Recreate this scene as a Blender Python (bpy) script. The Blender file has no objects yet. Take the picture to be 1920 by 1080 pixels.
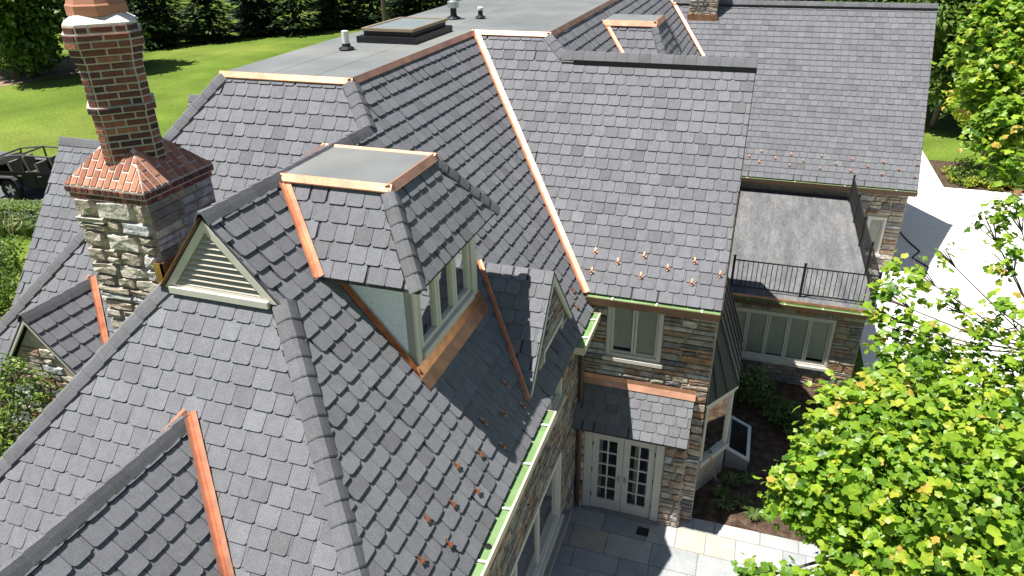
import bpy, math, random
from mathutils import Vector, Matrix
# ---------------------------------------------------------------- camera, sky, sun, exposure
U = 0.8154            # survey units -> metres; every builder below works in survey units
scn = bpy.context.scene
COL = scn.collection
CR = Vector((0.0, 0.0, 13.229)); PITCH, YAW, ROLL, FPX = 0.482143, -0.330600, -0.017128, 1341.0
_f = Vector((math.sin(YAW)*math.cos(PITCH), math.cos(YAW)*math.cos(PITCH), -math.sin(PITCH)))
_r0 = Vector((math.cos(YAW), -math.sin(YAW), 0)); _u0 = _r0.cross(_f)
_r = _r0*math.cos(ROLL) + _u0*math.sin(ROLL); _u = _u0*math.cos(ROLL) - _r0*math.sin(ROLL)
cam = bpy.data.cameras.new('camera'); camo = bpy.data.objects.new('camera', cam); COL.objects.link(camo)
camo.matrix_world = Matrix(((_r.x, _u.x, -_f.x, CR.x*U), (_r.y, _u.y, -_f.y, CR.y*U), (_r.z, _u.z, -_f.z, CR.z*U), (0, 0, 0, 1)))
cam.sensor_width = 36; cam.lens = FPX/1920*36; cam.clip_end = 2000; cam.clip_start = 0.05
scn.camera = camo
SUN = Vector((-0.328, -0.192, 1.0)).normalized()          # towards the sun
w = bpy.data.worlds.new('World'); scn.world = w; w.use_nodes = True
nt = w.node_tree; bg = nt.nodes['Background']
sky = nt.nodes.new('ShaderNodeTexSky'); sky.sky_type = 'NISHITA'; sky.sun_disc = False
sky.sun_elevation = math.asin(SUN.z); sky.sun_rotation = math.atan2(SUN.x, SUN.y)
nt.links.new(sky.outputs[0], bg.inputs[0]); bg.inputs[1].default_value = 0.05
sl = bpy.data.lights.new('sun', 'SUN'); sl.energy = 5.0; sl.angle = math.radians(0.55); sl.color = (1.0, 0.955, 0.88)
so = bpy.data.objects.new('sun', sl); COL.objects.link(so); so.rotation_euler = SUN.to_track_quat('Z', 'Y').to_euler(); so.location = (-10, -5, 40)
scn.view_settings.view_transform = 'Standard'; scn.view_settings.look = 'None'
scn.view_settings.gamma = 1; scn.view_settings.exposure = 0.8; scn.view_settings.use_curve_mapping = False

def px(p):
    d = Vector(p) - CR; q = d.dot(_f)
    return (960 + FPX*d.dot(_r)/q, 540 - FPX*d.dot(_u)/q) if q > 0.1 else (-9999, -9999)

# ---------------------------------------------------------------- materials
MAT = {}
def nodes_of(name):
    m = bpy.data.materials.new(name); m.use_nodes = True; MAT[name] = m
    t = m.node_tree; return m, t, t.nodes['Principled BSDF']
def mat(name, col, rough=0.7, metal=0.0, var=0.12, scale=6.0, bump=0.0, bscale=40.0, spec=0.4, ramp=None, tone=None, stretch=None, grain=0.0, gscale=150.0, trans=0.0):
    """procedural material: colour (or a ramp over the per-face 'tone' / per-object random) broken up by noise, plus bump"""
    m, t, b = nodes_of(name); N = t.nodes.new; L = t.links.new
    tc = N('ShaderNodeTexCoord'); vec = tc.outputs['Object']
    if tone == 'random': vec = N('ShaderNodeNewGeometry').outputs['Position']
    if stretch:
        mp = N('ShaderNodeMapping'); mp.inputs['Scale'].default_value = stretch; L(vec, mp.inputs[0]); vec = mp.outputs[0]
    if ramp:
        cr = N('ShaderNodeValToRGB'); e = cr.color_ramp.elements
        while len(e) < len(ramp): e.new(0.5)
        for k, (p, c) in enumerate(ramp): e[k].position = p; e[k].color = (*c, 1)
        if tone == 'attr':
            a = N('ShaderNodeAttribute'); a.attribute_name = 'tone'; L(a.outputs['Fac'], cr.inputs[0])
        elif tone == 'random':
            a = N('ShaderNodeObjectInfo'); L(a.outputs['Random'], cr.inputs[0])
        else:
            a = N('ShaderNodeTexNoise'); a.inputs['Scale'].default_value = scale*0.4; a.inputs['Detail'].default_value = 6; L(vec, a.inputs[0]); L(a.outputs[0], cr.inputs[0])
        base = cr.outputs[0]
    else:
        c = N('ShaderNodeRGB'); c.outputs[0].default_value = (*col, 1); base = c.outputs[0]
    for amt, sc, det in ((var, scale, 5), (grain, gscale, 2)):
        if amt <= 0: continue
        n = N('ShaderNodeTexNoise'); n.inputs['Scale'].default_value = sc; n.inputs['Detail'].default_value = det; L(vec, n.inputs[0])
        mr = N('ShaderNodeMapRange'); mr.inputs[1].default_value = 0.25; mr.inputs[2].default_value = 0.75; mr.inputs[3].default_value = 1-amt; mr.inputs[4].default_value = 1+amt; L(n.outputs[0], mr.inputs[0])
        mx = N('ShaderNodeVectorMath'); mx.operation = 'SCALE'; L(base, mx.inputs[0]); L(mr.outputs[0], mx.inputs['Scale']); base = mx.outputs[0]
    L(base, b.inputs['Base Color'])
    b.inputs['Roughness'].default_value = rough; b.inputs['Metallic'].default_value = metal; b.inputs['Specular IOR Level'].default_value = spec
    if bump > 0:
        n = N('ShaderNodeTexNoise'); n.inputs['Scale'].default_value = bscale; n.inputs['Detail'].default_value = 5; L(vec, n.inputs[0])
        bp = N('ShaderNodeBump'); bp.inputs['Strength'].default_value = bump; bp.inputs['Distance'].default_value = 0.02; L(n.outputs[0], bp.inputs['Height']); L(bp.outputs[0], b.inputs['Normal'])
    if trans > 0:
        tr = N('ShaderNodeBsdfTranslucent'); L(base, tr.inputs[0]); ms = N('ShaderNodeMixShader'); ms.inputs[0].default_value = trans
        L(b.outputs[0], ms.inputs[1]); L(tr.outputs[0], ms.inputs[2]); L(ms.outputs[0], t.nodes['Material Output'].inputs[0])
    return m
mat('shingle', None, 0.9, ramp=[(0, (.118, .118, .128)), (.2, (.144, .145, .157)), (.5, (.172, .176, .193)), (.8, (.194, .200, .219)), (1, (.218, .225, .246))], tone='attr', var=.10, scale=9, grain=.28, gscale=90, bump=.35, bscale=120, spec=.25)
mat('underlay', (.06, .06, .066), .95, var=.2)
mat('copper', (.70, .39, .265), .55, 1.0, var=.26, scale=3.0, grain=.10, gscale=14, bump=.16, bscale=6)
mat('old_copper', (.62, .32, .18), .42, 1.0, var=.35, scale=5, bump=.12, bscale=9)
mat('membrane', None, .75, ramp=[(.3, (.135, .148, .150)), (.5, (.16, .172, .173)), (.7, (.20, .205, .195))], scale=1.3, var=.16, bump=.08, bscale=6)
mat('deck_coating', None, .85, ramp=[(.3, (.11, .112, .118)), (.55, (.15, .152, .158)), (.66, (.17, .17, .17)), (.76, (.27, .245, .195))], scale=2.0, var=.22, grain=.3, gscale=10, stretch=(3.2, .55, 1))
STONES = [(0, (.10, .10, .105)), (.2, (.19, .185, .18)), (.38, (.28, .255, .22)), (.55, (.38, .325, .25)), (.72, (.43, .38, .315)), (.86, (.31, .17, .09)), (.93, (.40, .42, .44)), (1, (.53, .49, .41))]
mat('stone', None, .9, ramp=STONES, tone='attr', var=.42, scale=9, grain=.3, gscale=45, bump=1.0, bscale=16)
mat('mortar', (.40, .335, .25), .95, var=.18, scale=9, bump=.5, bscale=50)
mat('wall_mortar', (.36, .315, .25), .95, var=.25, scale=6, bump=.5, bscale=40)
BR = [(0, (.06, .034, .034)), (.3, (.14, .055, .048)), (.6, (.22, .078, .058)), (.85, (.31, .11, .07)), (1, (.38, .17, .10))]
mat('brick', None, .88, ramp=BR, tone='random', var=.25, scale=14, grain=.2, gscale=80, bump=.5, bscale=60)
def lime_stain(m, lo=.60, hi=.74, amt=.6):
    t = m.node_tree; b = t.nodes['Principled BSDF']; N = t.nodes.new; L = t.links.new; src = b.inputs['Base Color'].links[0].from_socket
    g = N('ShaderNodeNewGeometry'); n = N('ShaderNodeTexNoise'); n.inputs['Scale'].default_value = 2.1; n.inputs['Detail'].default_value = 5; L(g.outputs['Position'], n.inputs[0])
    mr = N('ShaderNodeMapRange'); mr.inputs[1].default_value = lo; mr.inputs[2].default_value = hi; mr.inputs[4].default_value = amt; L(n.outputs[0], mr.inputs[0])
    mx = N('ShaderNodeMixRGB'); L(mr.outputs[0], mx.inputs[0]); L(src, mx.inputs[1]); mx.inputs[2].default_value = (.62, .60, .58, 1); L(mx.outputs[0], b.inputs['Base Color'])
lime_stain(MAT['brick']); lime_stain(MAT['stone'], .64, .80, .45)
mat('skirt_brick', None, .85, ramp=[(0, (.26, .10, .065)), (.5, (.38, .16, .095)), (1, (.48, .235, .145))], tone='attr', var=.2, scale=14, grain=.2, gscale=80, bump=.4, bscale=60)
mat('brick_mortar', (.56, .51, .45), .95, var=.15, scale=12, bump=.4, bscale=60)
mat('white_wash', (.72, .68, .62), .9, var=.1, bump=.4, bscale=30)
mat('terracotta', (.42, .19, .12), .8, var=.15, scale=5)
mat('cream_paint', (.62, .59, .53), .55, var=.06, scale=4)
mat('white_paint', (.72, .72, .68), .5, var=.04)
mat('stucco', (.86, .90, .93), .95, var=.10, scale=25, bump=.8, bscale=70)
mat('louver', (.46, .42, .35), .6, var=.08, scale=10)
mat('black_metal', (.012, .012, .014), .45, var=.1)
mat('seam_metal', (.04, .046, .055), .65, .1, var=.1, scale=2)
mat('gutter_green', None, .6, ramp=[(.35, (.15, .26, .095)), (.6, (.20, .32, .14))], scale=5, var=.12)
mat('gutter_cream', (.62, .55, .42), .5, var=.08)
mat('gutter_brown', (.10, .06, .035), .5, var=.2)
mat('tan_metal', (.34, .27, .19), .5, .4, var=.1)
mat('skylight_glass', (.22, .25, .24), .25, var=.1, scale=2, spec=.6)
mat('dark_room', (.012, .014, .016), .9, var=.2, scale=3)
mat('blind', (.74, .72, .66), .8, var=.12, scale=4, stretch=(22, 22, .6))
mat('flagstone', None, .85, ramp=[(0, (.30, .32, .335)), (.4, (.37, .385, .39)), (.85, (.44, .44, .42)), (.95, (.46, .42, .35)), (1, (.50, .40, .30))], tone='random', var=.14, scale=3, grain=.12, gscale=40, bump=.25, bscale=25)
mat('pool_paving', (.80, .79, .76), .8, var=.05, scale=2)
mat('asphalt', (.13, .13, .135), .95, var=.15, scale=2, grain=.2, gscale=30)
mat('mulch', None, 1.0, ramp=[(.3, (.035, .022, .014)), (.5, (.075, .047, .03)), (.7, (.14, .095, .062))], scale=14, var=.35, grain=.4, gscale=30, bump=1.0, bscale=25)
mat('grass', None, .95, ramp=[(.3, (.068, .122, .016)), (.5, (.108, .168, .022)), (.7, (.16, .205, .036))], scale=.32, var=.26, grain=.35, gscale=9, bump=1.0, bscale=14, spec=.15)
mat('dry_mulch', (.27, .19, .13), 1.0, var=.3, scale=3, grain=.3, gscale=10)
mat('bark', (.11, .085, .065), .95, var=.3, scale=8, bump=.8, bscale=20)
mat('blue_hose', (.05, .22, .42), .4, var=.05)
mat('concrete', (.26, .25, .235), .9, var=.15, scale=4, bump=.3)
LEAF = dict(rough=.42, tone='attr', var=.15, scale=3, spec=.5)
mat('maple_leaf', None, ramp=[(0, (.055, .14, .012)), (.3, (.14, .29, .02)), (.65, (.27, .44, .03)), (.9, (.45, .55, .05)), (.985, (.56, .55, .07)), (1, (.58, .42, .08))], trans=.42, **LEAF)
mat('conifer_leaf', None, ramp=[(0, (.015, .036, .012)), (.6, (.036, .074, .02)), (1, (.085, .135, .032))], trans=.2, **LEAF)
mat('tree_leaf', None, ramp=[(0, (.035, .085, .012)), (.5, (.095, .18, .02)), (1, (.20, .29, .04))], trans=.35, **LEAF)
mat('shrub_leaf', None, ramp=[(0, (.02, .055, .010)), (.5, (.05, .115, .018)), (1, (.14, .22, .035))], trans=.25, **LEAF)
mat('blade_leaf', None, ramp=[(0, (.05, .11, .02)), (.5, (.12, .21, .04)), (1, (.34, .33, .18))], trans=.25, **LEAF)
mat('car_paint', (.006, .006, .007), .42, var=.0, spec=.2)
mat('car_cloth', (.014, .014, .016), .9, var=.2)
mat('car_seat', (.14, .12, .09), .8, var=.2)
mat('tyre', (.014, .014, .014), .9, var=.2)
mat('rim', (.52, .53, .55), .32, .9, var=.05)
mat('plastic_grey', (.06, .062, .066), .6, var=.1)
mat('lamp_red', (.45, .02, .015), .25, var=.0)
mat('lamp_clear', (.75, .75, .72), .15, var=.0)
mat('galvanised', (.50, .52, .54), .38, .8, var=.12, scale=8)
mat('wood_handle', (.38, .24, .10), .6, var=.2)
def glass_mat(name, tint, mixf):
    m, t, b = nodes_of(name); N = t.nodes.new; L = t.links.new
    tr = N('ShaderNodeBsdfTransparent'); tr.inputs[0].default_value = (*tint, 1)
    gl = N('ShaderNodeBsdfGlossy'); gl.inputs['Roughness'].default_value = .03
    n = N('ShaderNodeTexNoise'); n.inputs['Scale'].default_value = 1.3; bp = N('ShaderNodeBump'); bp.inputs['Strength'].default_value = .05; L(n.outputs[0], bp.inputs['Height']); L(bp.outputs[0], gl.inputs['Normal'])
    fr = N('ShaderNodeFresnel'); fr.inputs[0].default_value = mixf
    ms = N('ShaderNodeMixShader'); L(fr.outputs[0], ms.inputs[0]); L(tr.outputs[0], ms.inputs[1]); L(gl.outputs[0], ms.inputs[2]); L(ms.outputs[0], t.nodes['Material Output'].inputs[0])
glass_mat('glass', (.86, .88, .87), 1.36)

# ---------------------------------------------------------------- mesh helpers
class MB:
    def __init__(s): s.v = []; s.f = []; s.t = []
    def add(s, vs, fs, tone=None):
        n = len(s.v); s.v += [tuple(p) for p in vs]; s.f += [tuple(i+n for i in q) for q in fs]
        s.t += [0.5 if tone is None else tone]*len(fs); return s
    def box(s, x0, x1, y0, y1, z0, z1, tone=None):
        return s.hexa([(x0, y0, z0), (x1, y0, z0), (x1, y1, z0), (x0, y1, z0), (x0, y0, z1), (x1, y0, z1), (x1, y1, z1), (x0, y1, z1)], tone)
    def hexa(s, v, tone=None):
        return s.add(v, [(0, 3, 2, 1), (4, 5, 6, 7), (0, 1, 5, 4), (1, 2, 6, 5), (2, 3, 7, 6), (3, 0, 4, 7)], tone)
    def boxT(s, T, u0, u1, v0, v1, n0, n1, tone=None):
        return s.hexa([T(u0, v0, n0), T(u1, v0, n0), T(u1, v0, n1), T(u0, v0, n1), T(u0, v1, n0), T(u1, v1, n0), T(u1, v1, n1), T(u0, v1, n1)], tone)
    def tube(s, P, r, seg=8, tone=None, caps=True):
        P = [Vector(p) for p in P]; R = r if isinstance(r, (list, tuple)) else [r]*len(P); vs = []; fs = []
        for i, p in enumerate(P):
            t = (P[min(i+1, len(P)-1)] - P[max(i-1, 0)]).normalized(); a = t.orthogonal().normalized() if i == 0 else (a - t*a.dot(t)).normalized()
            b = t.cross(a)
            for k in range(seg):
                q = 2*math.pi*k/seg; vs.append(p + (a*math.cos(q) + b*math.sin(q))*R[i])
        for i in range(len(P)-1):
            for k in range(seg): fs.append((i*seg+k, i*seg+(k+1) % seg, (i+1)*seg+(k+1) % seg, (i+1)*seg+k))
        if caps: fs += [tuple(range(seg))[::-1], tuple(range((len(P)-1)*seg, len(P)*seg))]
        return s.add(vs, fs, tone)
    def prism(s, poly, d, tone=None):
        n = len(poly); d = Vector(d); vs = [Vector(p) for p in poly] + [Vector(p)+d for p in poly]
        return s.add(vs, [tuple(range(n))[::-1], tuple(range(n, 2*n))] + [(i, (i+1) % n, n+(i+1) % n, n+i) for i in range(n)], tone)
    def lathe(s, c, prof, seg=12, tone=None):
        vs = []; fs = []
        for r, z in prof:
            for k in range(seg):
                q = 2*math.pi*k/seg; vs.append((c[0]+r*math.cos(q), c[1]+r*math.sin(q), c[2]+z))
        for i in range(len(prof)-1):
            for k in range(seg): fs.append((i*seg+k, i*seg+(k+1) % seg, (i+1)*seg+(k+1) % seg, (i+1)*seg+k))
        fs += [tuple(range(seg))[::-1], tuple(range((len(prof)-1)*seg, len(prof)*seg))]
        return s.add(vs, fs, tone)
    def mesh(s, name, m, smooth=False):
        me = bpy.data.meshes.new(name); me.from_pydata([(a*U, b*U, c*U) for a, b, c in s.v], [], s.f)
        at = me.attributes.new('tone', 'FLOAT', 'FACE'); at.data.foreach_set('value', s.t)
        me.materials.append(MAT[m]); me.validate()
        if smooth: me.shade_smooth()
        return me
    def build(s, name, m, parent=None, smooth=False):
        return link(name, s.mesh(name, m, smooth), parent)
def link(name, me, parent=None, loc=None, M=None):
    o = bpy.data.objects.new(name, me); COL.objects.link(o)
    if parent is not None:
        o.parent = parent
        if parent.type == 'EMPTY' and loc is None and M is None: o.location = -parent.location     # geometry is in world space
    if M is not None: o.matrix_local = M
    elif loc is not None:
        L = Vector(loc)*U
        if parent is not None and parent.type == 'EMPTY': L -= parent.location
        o.location = L
    return o
def tag(o, label=None, cat=None, group=None, kind=None):
    if label: o['label'] = label
    if cat: o['category'] = cat
    if group: o['group'] = group
    if kind: o['kind'] = kind
    return o
def empty(name, loc, label, cat, group=None):
    o = bpy.data.objects.new(name, None); COL.objects.link(o); o.location = Vector(loc)*U; o.empty_display_size = .3
    return tag(o, label, cat, group)
def frameT(o, ex, n):
    o = Vector(o); ex = Vector(ex); n = Vector(n); ez = Vector((0, 0, 1))
    return lambda u, v, d: o + ex*u + ez*v + n*d

# ---------------------------------------------------------------- survey of the house
zd, ze, s1, s2, s3, sF = 10.629, 5.692, 1.2065, 1.2593, 1.1671, 1.1705
xdl, xdr, xjr, ydf, yjog = -9.509, -6.798, -4.88, 11.268, 17.27
xe, xr, zr, yg, yG = -2.706, -6.266, 9.988, 6.618, 10.771
gl, gr_, zgb = -7.193, -5.339, 8.870
yce, zce, xcr, ycr, zcr = 13.316, 6.014, -0.084, 16.941, 10.245
yfr, zfr, yfe, zfe, xfr, sf = 34.0, 9.72, 29.46, 3.61, 6.33, 1.353
house = empty('stone_house', (-5, 12, 0), 'large stone house with grey shingled hip roofs, copper valleys and flat top deck', 'house')

class Slope:
    """a roof plane z = z0 + gx (x-x0) + gy (y-y0)"""
    def __init__(s, p, gx, gy):
        s.p = Vector(p); s.gx, s.gy = gx, gy; g = math.hypot(gx, gy); s.q = math.sqrt(1+g*g)
        s.up = Vector((gx/g, gy/g)); s.al = Vector((s.up.y, -s.up.x)); s.N = Vector((-gx, -gy, 1)).normalized()
    def z(s, x, y): return s.p.z + s.gx*(x-s.p.x) + s.gy*(y-s.p.y)
    def at(s, x, y, n=0): return Vector((x, y, s.z(x, y))) + s.N*n
    def ab(s, x, y):
        d = Vector((x-s.p.x, y-s.p.y)); return (d.dot(s.al), d.dot(s.up)*s.q)
    def P(s, a, b, n):
        h = b/s.q; x = s.p.x + s.up.x*h + s.al.x*a; y = s.p.y + s.up.y*h + s.al.y*a
        return s.at(x, y, n)
def area2(p): return .5*sum(p[i][0]*p[(i+1) % len(p)][1] - p[(i+1) % len(p)][0]*p[i][1] for i in range(len(p)))
def clip(poly, conv):
    out = poly
    for i in range(len(conv)):
        A = conv[i]; B = conv[(i+1) % len(conv)]; ex, ey = B[0]-A[0], B[1]-A[1]; inp, out = out, []
        if not inp: return []
        d = [ex*(p[1]-A[1]) - ey*(p[0]-A[0]) for p in inp]
        for k in range(len(inp)):
            j = (k+1) % len(inp)
            if d[k] >= -1e-9: out.append(inp[k])
            if (d[k] > 1e-9 and d[j] < -1e-9) or (d[k] < -1e-9 and d[j] > 1e-9):
                t = d[k]/(d[k]-d[j]); out.append((inp[k][0]+(inp[j][0]-inp[k][0])*t, inp[k][1]+(inp[j][1]-inp[k][1])*t))
    return out
ROOF = MB()           # boarding and underlay below the shingles
TABS = []             # every shingle tab: (pixel area, verts, faces, tone)
rs = random.Random(7)
def slope(S, pieces, shingle=True, e=.258, tw=.272, thick=.05):
    tk = 1.35 if abs(S.gx) > .5 else 1.0
    conv = []
    for pc in pieces:
        q = [S.ab(x, y) for x, y in pc]
        if area2(q) < 0: q.reverse()
        conv.append(q)
        top = [S.P(a, b, -.004) for a, b in q]
        ROOF.prism([p - Vector((0, 0, thick)) for p in top], (0, 0, thick), .3)
    if not shingle: return
    bs = [b for q in conv for a, b in q]; as_ = [a for q in conv for a, b in q]
    b0 = min(bs) - .012; row = 0
    while b0 < max(bs) - .03:
        a = min(as_) - tw - rs.random()*.1 - (row % 2)*tw*.5 + rs.uniform(-.03, .03); rowt = rs.uniform(-.06, .06)
        while a < max(as_):
            wd = tw*rs.choice((.95, 1, 1, 1.02, 1.06)); a1 = a + wd - .009; c = .034*rs.uniform(.8, 1.2); lo = b0 + rs.uniform(-.004, .004); hi = b0 + e + .025
            out = [(a, lo+c), (a+c*.35, lo+c*.3), (a+c, lo), (a1-c, lo), (a1-c*.35, lo+c*.3), (a1, lo+c), (a1, hi), (a, hi)]
            tone = min(1, max(0, rs.gauss(.55, .12) + rowt)); 
            if rs.random() < .06: tone *= .45
            th = rs.uniform(.025, .031)*tk; got = []; strip = rs.random() < .28
            if strip: a1 -= .034; out = [(min(p, a1) if p > a+wd*.5 else p, q) for p, q in out]; out[3] = (a1-c, lo); out[4] = (a1-c*.35, lo+c*.3)
            for q in conv:
                r = clip(out, q)
                if len(r) == len(out) and abs(area2(r)-area2(out)) < 1e-6: got = [out]; break
                if len(r) > 2 and area2(r) > .0012: got.append(r)
            for r in got:
                n = len(r); nn = lambda b: th - (th-.006)*max(0, min(1, (b-lo)/(hi-lo)))
                tv = [S.P(x, b, nn(b)) for x, b in r]; bv = [S.P(x, b, -.003) for x, b in r]
                fs = [tuple(range(n))] + [(i, n+i, n+(i+1) % n, (i+1) % n) for i in range(n)]
                pp = [px(v) for v in tv]; A = abs(area2(pp)); cx = sum(p[0] for p in pp)/n; cy = sum(p[1] for p in pp)/n
                if not (0 < cx < 1920 and 0 < cy < 1080) or S.N.dot(CR - tv[0]) < 0: A = 0
                if strip and r is out:
                    q = [(a1+.001, lo+.016), (a1+.022, lo+.016), (a1+.036, lo+.03), (a1+.036, hi), (a1+.001, hi)]; k = len(tv)*2; tv2 = [S.P(x, b, nn(b)*.55) for x, b in q]; bv2 = [S.P(x, b, -.003) for x, b in q]
                    TABS.append((A, tv+bv+tv2+bv2, fs + [tuple(range(k, k+5))] + [(k+i, k+5+i, k+5+(i+1) % 5, k+(i+1) % 5) for i in range(5)], tone)); continue
                TABS.append((A, tv+bv, fs, tone))
            # narrow laminate strip showing in the joint on some tabs
            a += wd
        b0 += e; row += 1

# ---- the roof planes
SR = Slope((xe, 8, ze), -s1, 0); SL = Slope((2*xr-xe, 8, ze), s1, 0)
SFp = Slope((xr, 3.905, zgb - sF*(yg-3.905)), 0, sF); SH = Slope((-9, 7.346, zd - s2*(ydf-7.346)), 0, s2)
SC = Slope((-1, yce, zce), 0, s3); SM2 = Slope((-1, 24, zd - s1*(-1-xjr)), -s1, 0); SFa = Slope((2, yfe, zfe), 0, sf)
SML = Slope((-13.6, 12, ze), s1, 0)
slope(SR, tw=.285, pieces=[[(xe, 3.905), (xe, yg), (gr_, yg)], [(xr, yg), (xe, yg), (xe, yG), (xr, yG)], [(xr, yg-.07), (gr_+.06, yg-.07), (gr_+.06, yg), (xr, yg)],
           [(xr, yG), (xe, yG), (xe, ydf), (xdr, ydf)], [(xdr, ydf), (xe, ydf), (xe, yce-.16), (xdr, yce-.16)], [(xdr, yce-.16), (-2.85, yce-.16), (xdr, yjog)]])
slope(SFp, [[(gl, yg), (gr_, yg), (xe, 3.905), (2*xr-xe, 3.905)]], e=.258, tw=.29)
slope(SL, [[(xr, yg-.07), (gl, yg-.07), (2*xr-xe, 3.905), (2*xr-xe, 7.346), (xr, yG)]], False)
slope(SH, [[(xdl, ydf), (xdr, ydf), (xr, yG), (-9.826, 7.346), (-13.6, 7.346)]])
slope(SML, [[(-13.6, 7.346), (xdl, ydf), (xdl, 36), (-13.6, 36)]], False)
slope(SC, [[(-2.973, yce), (xcr, yce), (xcr, ycr), (-6.48, ycr)], [(xdr, yjog), (-6.48, ycr), (-4.562, ycr), (xjr, yjog)]])
slope(Slope((-1, ycr, zcr), 0, -s3), [[(-4.562, ycr), (xcr, ycr), (xcr, 20.5), (-1.6, 20.5)]], False)
slope(SM2, [[(xjr, yjog), (-4.562, ycr), (-1.6, 19.8), (-1.2, 31.3), (-4.127, 34.0), (xjr, 34.0)]])
slope(SFa, [[(-4.127, yfr), (-1.2, 31.38), (-1.2, yfr)], [(-1.2, yfe), (xfr, yfe), (xfr, yfr), (-1.2, yfr)]], e=.245, tw=.29)
slope(Slope((2, yfr, zfr), 0, -sf), [[(-4.1, yfr), (xfr, yfr), (xfr, 38.5), (-4.1, 38.5)]], False)
SLW = Slope((-15, 9.3, 8.77-1.29*2.75), 0, 1.29)
slope(SLW, [[(-15.06, 9.2), (-14.0, 9.2), (-11.05, 12.05), (-15.06, 12.05)]])
slope(Slope((-15, 12.05, 8.77), 0, -1.29), [[(-15.06, 12.05), (-11.05, 12.05), (-11.05, 13.3), (-15.06, 13.3)]], False)
SLW2 = Slope((-13, 14.5, 9.3), 0, 1.25)
slope(SLW2, [[(-13.35, 12.9), (-10.4, 12.9), (-10.4, 14.5), (-13.35, 14.5)]])
# front gable on the front hip, its left twin, the wall gable on the right, the dormers, the porch
SG1 = Slope((xr, 4, 7.66), -1.15, 0); slope(SG1, [[(xr, 5.584), (-4.475, 3.82), (-4.475, 2.2), (xr, 2.2)]], e=.258, tw=.285)
slope(Slope((xr, 4, 7.66), 1.15, 0), [[(xr, 5.584), (2*xr+4.475, 3.82), (2*xr+4.475, 2.2), (xr, 2.2)]], False)
SG2 = Slope((-11.15, 8, 7.37), -1.2, 0); slope(SG2, [[(-11.15, 8.68), (-9.76, 7.354), (-9.76, 7.2), (-11.15, 7.2)]])
slope(Slope((-11.15, 8, 7.37), 1.2, 0), [[(-11.15, 8.68), (-12.54, 7.354), (-12.54, 7.2), (-11.15, 7.2)]], False)
SG3 = Slope((-3, 10.82, 7.68), 0, 1.13); slope(SG3, [[(-4.354, 10.82), (-2.93, 10.82), (-2.93, 9.30)]])
SG3b = Slope((-3, 10.82, 7.68), 0, -1.13); slope(SG3b, [[(-4.354, 10.82), (-2.93, 10.82), (-2.93, 12.34)]])
def dormer_slopes(xt0, xt, xe_, y0, y1, ye0, ye1, zt, zb, xv):
    sfy = (zt-zb)/(y0-ye0); sr = (zt-zb)/(xe_-xt); sby = (zt-zb)/(ye1-y1)
    A = Slope((xt, y0, zt), 0, sfy); B = Slope((xt, y0, zt), -sr, 0); Cc = Slope((xt, y1, zt), 0, -sby)
    slope(A, [[(xt0, y0), (xt, y0), (xe_, ye0), (xv, ye0)]]); slope(B, [[(xt, y0), (xt, y1), (xe_, ye1), (xe_, ye0)]])
    slope(Cc, [[(xt, y1), (xt0, y1), (xv, ye1), (xe_, ye1)]])
    return A, B, Cc
DA, DB, DC = dormer_slopes(-6.219, -4.52, -3.83, 8.16, 9.6, 7.42, 10.42, 9.93, 8.88, -5.348)
EA, EB, EC = dormer_slopes(-4.57, -3.06, -2.55, 22.2, 23.85, 21.6, 24.45, 10.25, 9.25, -3.74)
SP = Slope((-1, 12.72, 2.82), 0, (3.82-2.82)/.78); slope(SP, [[(-2.97, 12.72), (-.39, 12.72), (-.39, 13.50), (-2.97, 13.50)]], e=.225, tw=.26)

roof = ROOF.build('roof', 'underlay', house)
TABS.sort(key=lambda t: -t[0])
for A, v, f, t in TABS[:300]: MB().add(v, f, t).build('shingle', 'shingle', roof)
m = MB()
for A, v, f, t in TABS[300:]: m.add(v, f, t)
tag(m.build('shingle_field', 'shingle', roof), kind='stuff')

# ---- ridge and hip caps
def caps(P, Q, N1, N2, hw=.18, exp=.26, lift=.042):
    P, Q = Vector(P), Vector(Q); t = (Q-P).normalized(); L = (Q-P).length; n = max(1, round(L/exp)); st = L/n; up = (Vector(N1)+Vector(N2)).normalized()
    W = []
    for N in (N1, N2):
        k = Vector(N).cross(t).normalized()
        if k.dot(Vector(N1)+Vector(N2)) > 0: k = -k
        W.append(k)
    um = MB(); e_ = [W[0]*(hw+.014)+up*.026, up*.03, W[1]*(hw+.014)+up*.026]; um.add([P+c for c in e_]+[Q+c for c in e_], [(0, 1, 4, 3), (1, 2, 5, 4)]); um.build('hip_shade_strip', 'black_metal', roof)  # black strip past the cap edges, painting the shade gap beneath them
    for i in range(n):
        s0 = i*st - .012; s1_ = min(L+.01, s0 + st + .05); hj = hw; m = MB(); vs = []
        tn = min(1, max(0, rs.gauss(.28, .1)))
        for s, lf in ((s0, lift+.014), (s0+.02, lift+.02), (s1_, lift)):
            o = P + t*s
            sec = [W[0]*hj + up*.002, W[0]*hj*.62 + up*.03, W[0]*hj*.24 + up*.046, W[1]*hj*.24 + up*.046, W[1]*hj*.62 + up*.03, W[1]*hj + up*.002]
            vs += [o + c + up*lf for c in sec]
        k = 6; vs += [v - up*.028 for v in vs[:k]]; vs += [vs[12]-up*.02, vs[17]-up*.02]
        f = [(j, j+1, j+k+1, j+k) for j in range(5)] + [(j+k, j+k+1, j+2*k+1, j+2*k) for j in range(5)] + [(j, j+18, j+19, j+1) for j in range(5)] + [(0, 6, 12, 24, 18), (5, 23, 25, 17, 11)]
        m.add(vs, f, tn); m.build('ridge_cap', 'shingle', roof)
def hipend(S, x, y): return S.at(x, y)
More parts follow.
